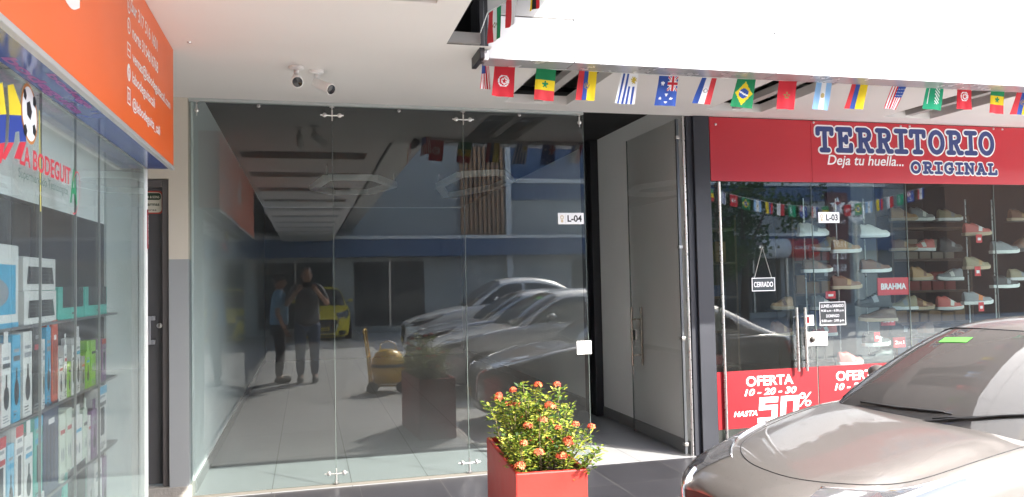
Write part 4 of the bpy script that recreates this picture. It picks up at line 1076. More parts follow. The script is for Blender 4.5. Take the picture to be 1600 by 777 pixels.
FL = [  # fn, top-left, top-right, bottom-left, bottom-right (picture), depth of the right edge, words
 (usa2, (753, 92), (762, 88), (752, 138), (767, 140), .10, 'striped flag seen nearly edge on at the fascia tip'),
 (tunisia, (773, 100), (805, 103), (768, 149), (802, 152), 0, 'red flag with white disc and red crescent, leftmost of the two such flags'),
 (senegal, (838, 106), (869, 109), (834, 155), (865, 158), 0, 'green, yellow and red flag with a star, left one beside the recess'),
 (ecuador, (905, 110), (933, 112), (899, 156), (929, 157), 0, 'red, blue and yellow flag with crest, left of the blue striped flag'),
 (uruguay, (971, 114), (998, 116), (960, 161), (991, 163), 0, 'white and blue striped flag with a golden sun'),
 (australia, (1030, 118), (1060, 119), (1023, 164), (1055, 166), 0, 'blue flag with white stars and a cross in the corner'),
 (paraguay, (1097, 121), (1120, 122), (1081, 161), (1110, 163), 0, 'blue, white and red flag with a small round crest'),
 (brazil, (1152, 123), (1181, 124), (1141, 165), (1174, 170), 0, 'green flag with yellow diamond and blue disc'),
 (morocco, (1217, 126), (1245, 127), (1213, 170), (1241, 171), 0, 'plain red flag with a small dark star outline'),
 (argentina, (1276, 127), (1300, 128), (1269, 170), (1294, 172), 0, 'light blue and white flag with a small sun'),
 (colombia, (1332, 128), (1357, 129), (1320, 169), (1348, 171), 0, 'red, blue and yellow flag without a crest'),
 (usa, (1396, 129), (1419, 129), (1381, 169), (1400, 171), 0, 'red and white striped flag with blue starred corner'),
 (saudi, (1449, 129), (1475, 130), (1441, 170), (1471, 172), 0, 'green flag with white writing'),
 (tunisia, (1496, 130), (1518, 131), (1494, 170), (1519, 171), 0, 'red flag with white disc, right one next to the green flag with writing'),
 (senegal, (1549, 134), (1570, 136), (1545, 176), (1568, 178), 0, 'green, yellow and red flag with a star, right one near the picture edge'),
 (ecuador, (1590, 139), (1618, 141), (1579, 178), (1610, 180), 0, 'red, blue and yellow flag with crest cut by the right picture edge'),
]
for fn, a, b, c, d, dep, lab in FL:
    flag(fn, at_Y(*a, YF), at_Y(*b, YF + dep), at_Y(*c, YF), at_Y(*d, YF + dep), lab)
for fn, a, b, c, d, Yl, Yr, lab in ((mexico, (764, 20), (783, 8), (763, 69), (782, 58), 4.36, 4.2, 'red, white and green flag hanging at the corner above the fascia tip'),
                               (redwhite, (791, 0), (808, -8), (790, 44), (806, 36), 4.0, 3.85, 'red and white flag hanging higher along the beam'),
                               (yellowblackred, (829, -34), (845, -42), (828, 18), (842, 11), 3.6, 3.5, 'yellow, black and red flag cut by the top of the picture')):
    flag(fn, at_Y(*a, Yl), at_Y(*b, Yr), at_Y(*c, Yl), at_Y(*d, Yr), lab)
st = MB(); pts = [at_Y(762, 88, YF)]
for k, (fn, a, b, c, d, dep, lab) in enumerate(FL[1:]):
    pts += [at_Y(a[0], a[1] - .6, YF), at_Y(b[0], b[1] - .6, YF)]
    mx_ = (b[0] + FL[min(k + 2, len(FL) - 1)][1][0]) / 2
pts.append(at_Y(1700, 146, YF))
st.path(pts, .0028, 5)
tag(st.build('bunting_string', mat('string_white', (.7, .7, .68), .8)), 'thin white bunting string under the front edge of the fascia', 'string')
st = MB(); st.path([at_Y(750, 52, 4.42), at_Y(762, 19, 4.37), at_Y(783, 7, 4.2), at_Y(808, -9, 3.85), at_Y(845, -43, 3.5), at_Y(900, -90, 3.0)], .0028, 5)
tag(st.build('bunting_string', mat('string_white', (.7, .7, .68), .8)), 'thin white bunting string climbing along the dark beam at the fascia tip', 'string')

# ================================================================== PLANTER
PR = R(-4)
ph = thing('planter', 'tall red rectangular planter box standing on the walkway', 'planter', (1.165, 4.1, 0.001), PR)
PRED = mat('planter_red', (.34, .024, .017), .45, var=.14, vscale=7, bump=.06, bscale=60)
hx_, hy_, hz_ = .178, .455, .575
w_ = MB()
w_.box(-hx_, hx_, -hy_, -hy_ + .025, 0, hz_).box(-hx_, hx_, hy_ - .025, hy_, 0, hz_).box(-hx_, -hx_ + .025, -hy_ + .0251, hy_ - .0251, 0, hz_).box(hx_ - .025, hx_, -hy_ + .0251, hy_ - .0251, 0, hz_)
w_.build('box', PRED, ph, local=True, bevel=.007)
w_ = MB().box(-hx_ + .026, hx_ - .026, -hy_ + .026, hy_ - .026, .3, .53); w_.build('soil', mat('soil', (.06, .04, .03), .95, var=.4, vscale=30, bump=.6), ph, local=True)
pt = thing('flowering_shrub', 'leafy green shrub with orange red flower heads growing in the planter', 'shrub', (1.165, 4.1, .53), PR)
LEAF = vcol_mat('leaf', .45, .3)
lr = random.Random(5)
stems, tips = MB(), []
for k in range(46):
    bx_, by_ = lr.uniform(-.13, .13), lr.uniform(-.39, .39)
    cx_ = 1 - (bx_ / .17) ** 2 * .3 - ((by_ + .05) / .5) ** 2 * .35
    h_ = lr.uniform(.12, .37) * cx_ + .03
    lean = V((bx_ * .55 + lr.uniform(-.05, .05), by_ * .22 + lr.uniform(-.05, .05), 0))
    if k == 0: bx_, by_, h_, lean = -.05, -.15, .44, V((-.015, 0, 0))
    if k == 1: bx_, by_, h_, lean = -.12, -.05, .34, V((-.06, 0, 0))
    if k == 2: bx_, by_, h_, lean = .08, -.2, .42, V((.02, 0, 0))
    if k == 3: bx_, by_, h_, lean = .13, -.4, .14, V((.12, -.02, 0))
    if k == 4: bx_, by_, h_, lean = .12, -.3, .22, V((.10, -.02, 0))
    if k == 5: bx_, by_, h_, lean = -.12, -.38, .18, V((-.02, -.05, 0))
    if k == 6: bx_, by_, h_, lean = -.1, -.12, .39, V((-.03, 0, 0))
    if k == 7: bx_, by_, h_, lean = .0, -.1, .41, V((.0, 0, 0))
    P = [V((bx_, by_, -.01)) + lean * t + V((lr.uniform(-.01, .01), lr.uniform(-.01, .01), h_ * t)) for t in (0, .35, .7, 1)]
    stems.path(P, [.005, .004, .003, .002], 5)
    tips.append((P, h_))
stems.build('stems', mat('stem', (.13, .10, .05), .8), pt, local=True)
lv = MB()
def leaf(o, d, up, L_, wd, c):
    d = d.normalized(); s_ = d.cross(up)
    s_ = s_.normalized() if s_.length > 1e-4 else d.orthogonal().normalized(); n_ = s_.cross(d)
    a = [o, o + d * L_ * .35 + s_ * wd + n_ * .15 * wd, o + d * L_ * .75 + s_ * wd * .7, o + d * L_ - n_ * L_ * .12, o + d * L_ * .75 - s_ * wd * .7, o + d * L_ * .35 - s_ * wd + n_ * .15 * wd, o + d * L_ * .4 - n_ * wd * .25]
    lv.add(a, [(0, 6, 1), (1, 6, 2), (2, 6, 3), (3, 6, 4), (4, 6, 5), (5, 6, 0)], 0, [c] * 6)
PAL = [(.05, .10, .015), (.09, .16, .02), (.16, .23, .025), (.26, .31, .035), (.03, .07, .015), (.38, .38, .06), (.13, .20, .025), (.32, .32, .05), (.22, .28, .04)]
for P, h_ in tips:
    n_ = int(62 + h_ * 125)
    for i in range(n_):
        t = lr.random() ** .75; k = min(2, int(t * 3)); f_ = t * 3 - k
        o = P[k] * (1 - f_) + P[k + 1] * f_
        a = lr.uniform(0, 6.283); o2 = o + V((math.cos(a), math.sin(a), lr.uniform(-.3, .5))) * lr.uniform(0, .045)
        d_ = V((math.cos(a), math.sin(a), lr.uniform(-.15, 1.0)))
        leaf(o2, d_, V((0, 0, 1)), lr.uniform(.020, .038), lr.uniform(.006, .011), lr.choice(PAL))
lv.build('foliage', LEAF, pt, local=True)
PETM = vcol_mat('petal', .55, .3)
def cluster(o, r_):
    m_ = MB()
    for i in range(46):
        th, ph_ = lr.uniform(0, 6.283), lr.uniform(0, 1.35)
        n_ = V((math.cos(th) * math.sin(ph_), math.sin(th) * math.sin(ph_), math.cos(ph_) * .8)); c_ = o + n_ * r_ * lr.uniform(.75, 1.05)
        s_ = n_.orthogonal().normalized(); t_ = n_.cross(s_); a0 = lr.uniform(0, 1.5); col = lr.choice([(.58, .11, .045), (.62, .17, .06), (.50, .05, .03), (.64, .25, .10)])
        for q_ in range(4):
            a = a0 + q_ * math.pi / 2; e = s_ * math.cos(a) + t_ * math.sin(a); g_ = n_.cross(e)
            m_.add([c_, c_ + e * .008 + g_ * .004, c_ + e * .013 + n_ * .002, c_ + e * .008 - g_ * .004], [(0, 1, 2, 3)], 0, [col])
    m_.build('flower_head', PETM, pt, local=True)
fl = [(P[-1] + V((lr.uniform(-.02, .02), lr.uniform(-.02, .0), .012))) for k, (P, h_) in enumerate(tips) if k in (1, 2, 4, 5, 6, 7, 9, 12, 15, 18, 21, 24, 27, 30, 33, 36, 39)]
for p in fl: cluster(p, lr.uniform(.017, .027))
for x_, y_, z_ in ((-.15, -.43, .07), (-.06, -.44, .13), (.05, -.45, .11), (.10, -.40, .17), (-.02, -.36, .27), (.03, -.3, .33), (-.09, -.33, .24), (.15, -.35, .24)): cluster(V((x_, y_, z_)), lr.uniform(.018, .03))

# ================================================================== CARS
def car_paint(n, c, metal=.55, rough=.3):
    return mat('paint_' + n, c, rough, metal=metal, coat=1.0, var=.015, vscale=300)
WIN = mat('car_glass', (.062, .058, .055), .015, spec=.7)
BST = [(0.0, .40, .56, .60, .24), (.05, .52, .60, .65, .18), (.17, .63, .648, .705, .16), (.38, .70, .705, .765, .16), (.67, .735, .795, .822, .16), (.97, .745, .86, .885, .16), (1.22, .745, .885, .91, .16),
       (1.75, .745, .90, .93, .16), (2.4, .745, .91, .93, .16), (3.0, .74, .92, .95, .17), (3.3, .725, .925, .97, .18), (3.6, .69, .91, .965, .2), (3.72, .62, .84, .9, .24), (3.76, .54, .72, .75, .3)]
GST = [(1.03, (.585, .78), (.58, .79), (.50, .80), .83), (1.2, (.665, .885), (.63, .95), (.57, .985), 1.02), (1.68, (.69, .89), (.61, 1.09), (.515, 1.255), 1.302), (1.93, (.69, .89), (.61, 1.12), (.50, 1.315), 1.355),
       (2.4, (.69, .90), (.61, 1.125), (.50, 1.322), 1.367), (2.85, (.69, .91), (.605, 1.11), (.485, 1.28), 1.327), (3.25, (.665, .92), (.60, 1.02), (.465, 1.07), 1.10), (3.5, (.60, .93), (.55, .945), (.42, .955), .965)]
def lerp_poly(ps, n):
    ps = [V(p) for p in ps]; L_ = [0]
    for a, b in zip(ps, ps[1:]): L_.append(L_[-1] + (b - a).length)
    out = []
    for i in range(n):
        t = L_[-1] * i / (n - 1); k = 0
        while k < len(L_) - 2 and L_[k + 1] < t: k += 1
        out.append(ps[k].lerp(ps[k + 1], (t - L_[k]) / max(1e-9, L_[k + 1] - L_[k])))
    return out
def smooth_poly(ps, n):
    """Catmull-Rom through the points"""
    ps = [V(p) for p in ps]; out = []
    e = [2 * ps[0] - ps[1]] + ps + [2 * ps[-1] - ps[-2]]
    for i in range(1, len(e) - 2):
        for k in range(8):
            t = k / 8; a, b, c, d = e[i - 1:i + 3]
            out.append(.5 * ((2 * b) + (c - a) * t + (2 * a - 5 * b + 4 * c - d) * t * t + (3 * b - a - 3 * c + d) * t ** 3))
    out.append(ps[-1]); return lerp_poly(out, n)
def make_car(name, label, cat, paint, loc, rotz, sx=1.0, sy=1.0, sz=1.0, plate='KDE 482', group='cars parked beside the walkway'):
    t = thing(name, label, cat, loc, rotz, group)
    def sc(p): return V((p[0] * sx, p[1] * sy, p[2] * sz))
    b = MB(); rows = []
    for x, w_, zs, zc, zb in BST:
        hs = [(0, zb), (w_ * .86, zb), (w_ * .97, zb + .09), (w_ * 1.0, zb + .45 * (zs - zb)), (w_ * .99, zb + .78 * (zs - zb)), (w_ * .955, zs - .012), (w_ * .885, zs + .34 * (zc - zs)), (w_ * .73, zs + .36 * (zc - zs)), (w_ * .60, zs + .78 * (zc - zs)), (w_ * .34, zs + .93 * (zc - zs)), (0, zc)]
        ring = hs + [(-y, z) for y, z in reversed(hs[1:-1])]
        rows.append([sc((x, y, z)) for y, z in ring])
    b.grid(rows, closed=True)
    n = len(rows[0])
    for r_, flip in ((0, 1), (len(rows) - 1, 0)):
        o = r_ * n
        for k in range(10):
            q_ = [o + k, o + k + 1, o + (n - k - 1) % n, o + (n - k) % n]
            q_ = list(dict.fromkeys(q_)); b.f.append(q_ if flip else q_[::-1]); b.m.append(0); b.c.append(None)
    body = b.build('body', paint, t, smooth=True, local=True, sub=2)
    b = MB(); rows = []
    for x, p1, p2, p3, zc in GST:
        hs = [(p1[0], p1[1] - .03), p1, p2, p3, (p3[0] * .5, zc - (zc - p3[1]) * .22), (0, zc)]
        rows.append([sc((x, y, z)) for y, z in hs] + [sc((x, -y, z)) for y, z in reversed(hs[:-1])])
    b.grid(rows)
    roof = b.build('cabin', paint, t, smooth=True, local=True, sub=2)
    dg = bpy.context.evaluated_depsgraph_get(); dg.update()
    vv, ff = [], []
    trees = {}
    for o in (body, roof):
        me = o.evaluated_get(dg).to_mesh(); v0 = [v.co.copy() for v in me.vertices]; f0 = [tuple(p.vertices) for p in me.polygons]
        trees[o] = BVHTree.FromPolygons(v0, f0)
        f0 = [tuple(i + len(vv) for i in p) for p in f0]; vv += v0; ff += f0
        o.evaluated_get(dg).to_mesh_clear()
    tree = BVHTree.FromPolygons(vv, ff)
    cen = sc((1.9, 0, .6))
    def snap(p, off, tr=tree):
        q_, n_, _, _ = tr.find_nearest(p)
        if (q_ - V((min(max(q_.x, .6 * sx), 3.2 * sx), 0, .5 * sz))).dot(n_) < 0: n_ = -n_
        return q_ + n_ * off, n_
    def patch(name, top, bot, M, off=.004, nu=22, nv=10, tr=tree, par=t, sm=True):
        f_ = smooth_poly if sm else lerp_poly
        A, B = f_([sc(p) for p in top], nu), f_([sc(p) for p in bot], nu)
        rows = []
        for j in range(nv):
            rows.append([snap(a.lerp(b_, j / (nv - 1)), off, tr)[0] for a, b_ in zip(A, B)])
        return MB().grid(rows).build(name, M, par, smooth=True, local=True)
    def line(name, pts, r_, M, off=.0, n_=40, tr=tree, closed=False, par=t):
        ps = [snap(p, off, tr)[0] for p in smooth_poly([sc(p) for p in pts], n_)]
        return MB().path(ps, r_, 6, 0, closed).build(name, M, par, smooth=True, local=True)
    TR, BR = trees[body], trees[roof]
    mir = lambda ps: [(x, -y, z) for x, y, z in ps]
    GAP = mat('panel_gap', (.01, .01, .01), .8)
    # hood lines
    hh = [(1.10, .61, .90), (.83, .595, .85), (.56, .55, .79), (.41, .46, .76), (.305, .32, .74), (.245, .16, .73)]
    hood = hh + [(.23, 0, .73)] + mir(hh)[::-1]
    line('bonnet_gap', hood, .0034, GAP, -.0006, 120, TR)
    ws = patch('windscreen', [(1.75 - .04 * (1 - (y / .5) ** 2), y, 1.25 + .03 * (1 - (y / .5) ** 2)) for y in (-.495, -.34, -.17, 0, .17, .34, .495)], [(1.15 - .22 * (1 - (y / .64) ** 2), y, .90) for y in (-.625, -.43, -.21, 0, .21, .43, .625)], WIN, .005, 34, 22, BR)
    if 'bronze' in label: patch('sticker', [(1.63, .30, 1.21), (1.63, .12, 1.22)], [(1.585, .30, 1.18), (1.585, .12, 1.19)], mat('sticker_green', (.10, .42, .06), .5), .008, 6, 3, BR, ws, False)
    line('windscreen_seal', [(1.16, -.632, .93), (1.5, -.57, 1.12), (1.765, -.505, 1.25), (1.73, -.25, 1.275), (1.71, 0, 1.285), (1.73, .25, 1.275), (1.765, .505, 1.25), (1.5, .57, 1.12), (1.16, .632, .93)], .004, RUBBER, .004, 80, BR)
    patch('rear_window', [(2.95, y, 1.25) for y in (-.43, 0, .43)], [(3.36, y, 1.0) for y in (-.47, 0, .47)], WIN, .004, 20, 10, BR)
    for s_ in (1, -1):
        f1 = [(1.52, .60 * s_, 1.06), (1.80, .545 * s_, 1.22), (2.14, .53 * s_, 1.25)]; f2 = [(1.32, .67 * s_, .925), (1.7, .68 * s_, .93), (2.14, .68 * s_, .935)]
        patch('side_window', f1, f2, WIN, .004, 16, 8, BR)
        patch('side_window', [(2.20, .53 * s_, 1.25), (2.6, .53 * s_, 1.235), (2.92, .55 * s_, 1.15)], [(2.20, .68 * s_, .935), (2.6, .68 * s_, .94), (3.02, .66 * s_, .96)], WIN, .004, 16, 8, BR)
        line('window_trim', [(1.30, .685 * s_, .915), (2.1, .695 * s_, .925), (3.05, .68 * s_, .945)], .005, CHROME, .002, 30, BR)
        for xx in (1.28, 2.17, 2.93):
            line('door_gap', [(xx, .70 * s_, .86), (xx - .01, .75 * s_, .6), (xx + .02 - (.12 if xx > 2.9 else 0), .74 * s_, .28)], .003, GAP, -.0005, 20, TR)
        for xx in (1.98, 2.72):
            p, n_ = snap(sc((xx, .75 * s_, .78)), .012, TR)
            MB().path([p - V((.07, 0, 0)), p, p + V((.07, 0, 0))], [.007, .012, .008], 8).build('door_handle', paint, t, smooth=True, local=True)
        # headlights
        top = [(.255, .33 * s_, .72), (.345, .465 * s_, .75), (.47, .575 * s_, .77), (.69, .65 * s_, .81)]
        bot = [(.10, .37 * s_, .57), (.15, .52 * s_, .59), (.29, .655 * s_, .64), (.62, .705 * s_, .75)]
        hl = patch('headlight', top, bot, mat('lamp_glass', (.10, .10, .105), .06, spec=1.0, coat=1.0), .004, 24, 10, TR)
        patch('lamp_cell', [(.18, .44 * s_, .64), (.30, .58 * s_, .67)], [(.13, .46 * s_, .585), (.24, .62 * s_, .61)], mat('lamp_dark', (.03, .03, .035), .15, coat=1), .006, 10, 6, TR, hl)
        line('chrome_edge', top, .0045, CHROME, .005, 30, TR, par=hl)
        patch('tail_light', [(3.55, .70 * s_, .86), (3.72, .58 * s_, .85)], [(3.60, .70 * s_, .72), (3.74, .56 * s_, .70)], mat('lamp_red', (.35, .01, .015), .12, coat=1), .005, 10, 6, TR)
        patch('fog_recess', [(.03, .40 * s_, .33), (.14, .60 * s_, .33)], [(.04, .40 * s_, .24), (.15, .60 * s_, .25)], mat('trim_black', (.015, .015, .016), .4), .004, 10, 5, TR)
        # mirror
        mm = MB(); mc = sc((1.60, .79 * s_, 1.0)); mm.blob(mc, .05, .075, .05, 14, 9); mb_ = mm.build('wing_mirror', paint, t, smooth=True, local=True)
        MB().path([sc((1.56, .69 * s_, .935)), sc((1.58, .74 * s_, .965)), mc], .018, 8).build('mirror_arm', RUBBER, mb_, smooth=True, local=True)
        mg = MB(); disc(mg, mc + V((.056, 0, 0)), (0, 1, 0), (0, 0, 1), .06, .042, 0, 18); mg.build('mirror_glass', CHROME, mb_, local=True)
        # wheels
        for wx in (.73, 2.98):
            c = sc((wx, .7475 * s_, .285)); k = s_ * .002
            a_ = MB(); a_.lathe([(.0001, 0), (.335, 0), (.335, .003), (.0001, .003)], c - V((0, s_ * .004, -.01)), (0, s_, 0), 40); a_.build('wheel_arch', mat('trim_black', (.015, .015, .016), .4), t, local=True)
            w_ = MB(); w_.lathe([(.17, -.16), (.27, -.16), (.285, -.14), (.285, 0.0), (.272, .012), (.195, .014), (.19, .004)], c, (0, s_, 0), 40); wo = w_.build('wheel', RUBBER, t, smooth='auto', local=True)
            r_ = MB(); r_.lathe([(.0001, .006), (.05, .010), (.055, .006), (.06, -.02), (.17, -.03), (.178, .006), (.192, .013), (.195, .002)], c, (0, s_, 0), 40)
            for j in range(5):
                a = 2 * math.pi * j / 5 + .3
                for da in (-.16, .16):
                    e_ = V((math.cos(a + da), 0, math.sin(a + da))); e0 = V((math.cos(a + da * .4), 0, math.sin(a + da * .4)))
                    r_.path([c + e0 * .045 + V((0, s_ * .0045, 0)), c + e_ * .18 + V((0, s_ * .007, 0))], .012, 6)
            r_.build('rim', mat('alloy', (.5, .5, .51), .25, metal=.9), wo, smooth='auto', local=True)
    # nose
    gr = patch('grille', [(.03, -.37, .57), (-.0, -.2, .595), (-.01, 0, .60), (-.0, .2, .595), (.03, .37, .57)], [(.03, -.27, .30), (0, -.15, .29), (0, 0, .285), (0, .15, .29), (.03, .27, .30)], mat('grille_black', (.012, .012, .013), .5), .004, 24, 10, TR)
    for z in (.35, .40, .45, .50, .545):
        line('grille_bar', [(.03, -.30, z), (0, 0, z + .008), (.03, .30, z)], .006, mat('trim_black', (.015, .015, .016), .4), .012, 30, TR, par=gr)
    line('grille_chrome', [(.12, -.44, .645), (.05, -.395, .60), (.02, -.36, .48), (.02, -.30, .32), (.0, -.15, .285), (0, 0, .28), (0, .15, .285), (.02, .30, .32), (.02, .36, .48), (.05, .395, .60), (.12, .44, .645)], .012, CHROME, .006, 90, TR)
    patch('lower_intake', [(.02, -.30, .25), (0, 0, .25), (.02, .30, .25)], [(.04, -.30, .21), (.02, 0, .205), (.04, .30, .21)], mat('trim_black', (.015, .015, .016), .4), .004, 14, 4, TR)
    p, _ = snap(sc((0, 0, .38)), .02, TR)
    pb_ = MB().box(p.x - .012, p.x - .002, -.15, .15, p.z - .045, p.z + .045); po = pb_.build('number_plate', mat('plate_yellow', (.75, .52, .03), .4), t, local=True, bevel=.002)
    q = MB(); text(q, plate, (p.x - .0125, .13, p.z - .025), (0, -1, 0), ZF, .26, .05, 0, .03); q.build('plate_lettering', INKB, po, local=True)
    # wipers
    def xb(y): return 1.20 - .20 * (1 - (y / .64) ** 2)
    for ya, yb_, k0 in ((.40, -.14, .0), (-.06, -.52, .0)):
        ps = [snap(p_, .012, BR)[0] for p_ in lerp_poly([sc((xb(ya) + .0, ya, .95)), sc((xb((ya + yb_) / 2) + .05, (ya + yb_) / 2, .97)), sc((xb(yb_) + .075, yb_, .985))], 14)]
        wp = MB(); wp.path(ps, [.0055] * 13 + [.003], 6); wo = wp.build('wiper', RUBBER, t, smooth=True, local=True)
        bl_ = [snap(p_, .007, BR)[0] for p_ in lerp_poly([sc((xb(yb_ + .42) + .035, yb_ + .42, .96)), sc((xb(yb_ + .2) + .065, yb_ + .2, .98)), sc((xb(yb_ - .04) + .07, yb_ - .04, .985))], 16)]
        MB().path(bl_, .0035, 5).build('blade', RUBBER, wo, smooth=True, local=True)
    return t
BRONZE = car_paint('bronze_grey', (.27, .25, .232), .68, .30)
CX, CY, CR = 1.80, 3.2, R(3)
make_car('parked_car', 'bronze grey car parked nose first in front of the shoe shop', 'car', BRONZE, (CX, CY, -.129), CR, 1.0, 1.0, 1.018)
make_car('parked_car', 'white car parked beside the bronze grey car, seen in the glass', 'car', car_paint('white', (.72, .72, .71), .0, .3), (1.62, .62, -.129), R(-1), 1.08, 1.02, 1.1, 'HXR 105')
make_car('parked_car', 'silver car parked behind the white car, seen in the glass', 'car', car_paint('silver', (.50, .50, .50), .6, .3), (1.70, -1.75, -.129), R(2), 1.1, 1.02, 1.08, 'JMT 730')
make_car('parked_car', 'white car far back in the parking row, seen in the glass', 'car', car_paint('white', (.72, .72, .71), .0, .3), (1.9, -4.2, -.129), R(0), 1.12, 1.05, 1.25, 'GPL 219')
make_car('taxi', 'yellow taxi standing behind the photographer, seen in the glass', 'taxi', car_paint('yellow', (.55, .35, .02), .0, .35), (.42, -9.4, -.129), R(-90), 1.1, 1.0, 1.15, 'WMA 364', None)

# ================================================================== PEOPLE (seen in the glass)
SKIN = mat('skin', (.36, .20, .13), .55)
def skinned(name, vs, es, rad, M, parent, sub=2):
    me = bpy.data.meshes.new(name); me.from_pydata([V(v) for v in vs], es, [])
    bm = bmesh.new(); bm.from_mesh(me); L_ = bm.verts.layers.skin.verify()
    for v, r_ in zip(bm.verts, rad):
        v[L_].radius = (r_, r_) if not isinstance(r_, tuple) else r_; v[L_].use_root = (v.index == 0)
    bm.to_mesh(me); bm.free(); me.materials.append(M)
    o = bpy.data.objects.new(name, me); COL.objects.link(o); o.parent = parent
    mo = o.modifiers.new('skin', 'SKIN'); mo.use_smooth_shade = True
    s_ = o.modifiers.new('sub', 'SUBSURF'); s_.levels = s_.render_levels = sub
    return o
def person(label, loc, rotz, hands, elbows, shirt, pants, hat=None, hair=(.02, .015, .012), k=1.0, short=True):
    """local frame: x right, y forward, z up; joints in metres"""
    t = thing('person', label, 'person', loc, rotz)
    S = lambda p: (p[0] * k, p[1] * k, p[2] * k)
    sh = [(-.18, 0, 1.36), (.18, 0, 1.36)]
    vs = [(0, 0, .90), (0, 0, 1.05), (0, .01, 1.25), (0, 0, 1.36), (0, 0, 1.43), (0, .015, 1.50)]; es = [(0, 1), (1, 2), (2, 3), (3, 4), (4, 5)]; rd = [.12, .115, .13, .09, .05, .055]
    for i, s_ in enumerate((-1, 1)):
        b0 = len(vs)
        vs += [sh[i], elbows[i], hands[i]]; rd += [.055, .042, .03]; es += [(3, b0), (b0, b0 + 1), (b0 + 1, b0 + 2)]
        b1 = len(vs)
        vs += [(.09 * s_, 0, .84), (.10 * s_, .02, .46), (.10 * s_, -.01, .09), (.11 * s_, .12, .035)]; rd += [.085, .055, .042, .035]; es += [(0, b1), (b1, b1 + 1), (b1 + 1, b1 + 2), (b1 + 2, b1 + 3)]
    body = skinned('body', [S(v) for v in vs], es, [r_ * k for r_ in rd], SKIN, t)
    h_ = MB(); h_.blob((0, .02 * k, 1.545 * k), .072 * k, .09 * k, .112 * k, 18, 12)
    hd = h_.build('head', SKIN, t, smooth=True, local=True)
    fc = MB(); fc.blob((0, .112 * k, 1.535 * k), .014 * k, .02 * k, .022 * k, 8, 6)
    for s_ in (-1, 1): fc.blob((.075 * s_ * k, .01 * k, 1.54 * k), .012 * k, .02 * k, .03 * k, 8, 6)
    fc.build('nose_and_ears', SKIN, hd, smooth=True, local=True)
    ey = MB()
    for s_ in (-1, 1): ey.blob((.03 * s_ * k, .098 * k, 1.56 * k), .011 * k, .008 * k, .007 * k, 8, 6)
    ey.blob((0, .1 * k, 1.495 * k), .022 * k, .008 * k, .005 * k, 8, 6); ey.build('eyes_and_mouth', mat('eye_dark', (.05, .025, .02), .3), hd, smooth=True, local=True)
    hr = MB(); hr.blob((0, -.005 * k, 1.583 * k), .079 * k, .094 * k, .088 * k, 18, 10); hr.build('hair', mat('hair', hair, .6), t, smooth=True, local=True)
    if hat:
        c_ = MB(); c_.blob((0, .0, 1.60 * k), .088 * k, .105 * k, .075 * k, 18, 10)
        c_.prism([(-.075 * k, .07 * k, 1.595 * k), (.075 * k, .07 * k, 1.595 * k), (.06 * k, .175 * k, 1.58 * k), (-.06 * k, .175 * k, 1.58 * k)], (0, 0, .008)); c_.build('cap', hat, t, smooth='auto', local=True)
    # shirt
    vs = [(0, 0, .80), (0, 0, 1.0), (0, .01, 1.25), (0, 0, 1.375)]; es = [(0, 1), (1, 2), (2, 3)]; rd = [(.205, .165), (.19, .15), (.18, .135), (.10, .085)]
    for i in (0, 1):
        e_, h2 = V(elbows[i]), V(hands[i]); s0 = V(sh[i]); b0 = len(vs)
        end = s0.lerp(e_, .85) if short else e_
        vs += [tuple(s0), tuple(end)]; rd += [.07, .062]; es += [(3, b0), (b0, b0 + 1)]
        if not short: vs += [tuple(e_.lerp(h2, .85))]; rd += [.048]; es += [(b0 + 1, b0 + 2)]
    skinned('shirt', [S(v) for v in vs], es, [tuple(q_ * k for q_ in r_) if isinstance(r_, tuple) else r_ * k for r_ in rd], shirt, t)
    vs = [(0, 0, .92), (-.095, 0, .80), (-.10, .02, .46), (-.10, -.01, .10), (.095, 0, .80), (.10, .02, .46), (.10, -.01, .10)]
    skinned('trousers', [S(v) for v in vs], [(0, 1), (1, 2), (2, 3), (0, 4), (4, 5), (5, 6)], [r_ * k for r_ in (.135, .105, .075, .062, .105, .075, .062)], pants, t)
    for s_ in (-1, 1):
        f_ = MB(); f_.blob((.105 * s_ * k, .05 * k, .045 * k), .048 * k, .13 * k, .05 * k, 12, 8); f_.build('shoe', RUBBER, t, smooth=True, local=True)
        hnd = V(hands[0 if s_ < 0 else 1]) * k; e_ = V(elbows[0 if s_ < 0 else 1]) * k; d_ = (hnd - e_).normalized()
        sd_ = d_.cross(V((0, 1, 0))); sd_ = sd_.normalized() if sd_.length > .2 else V((1, 0, 0)); n_ = sd_.cross(d_)
        g_ = MB(); pc = hnd + d_ * .045 * k
        g_.path([hnd, pc, pc + d_ * .03 * k], [.026 * k, .036 * k, .03 * k], 10)
        for j, (o_, L_) in enumerate(((-.026, .065), (-.009, .075), (.009, .07), (.026, .055))):
            a = pc + sd_ * o_ * k + d_ * .02 * k; g_.path([a, a + d_ * L_ * .5 * k, a + d_ * L_ * .8 * k + n_ * .022 * k, a + d_ * L_ * .85 * k + n_ * .04 * k], [.009 * k, .0085 * k, .008 * k, .006 * k], 6)
        a = hnd - sd_ * .03 * k * s_; g_.path([hnd, a + d_ * .03 * k, a + d_ * .06 * k - sd_ * .015 * k * s_ + n_ * .02 * k], [.014 * k, .011 * k, .008 * k], 6)
        g_.build('hand', SKIN, t, smooth=True, local=True)
    return t
person('person in a blue shirt and black cap, mirrored in the shop glass', (-.42, -.62, 0), R(-90), [(-.24, .10, .82), (.26, .05, .80)], [(-.25, -.02, 1.08), (.26, -.06, 1.07)], mat('shirt_blue', (.20, .36, .52), .8), mat('trousers_dark', (.03, .03, .038), .8), mat('cap_black', (.012, .012, .014), .7))
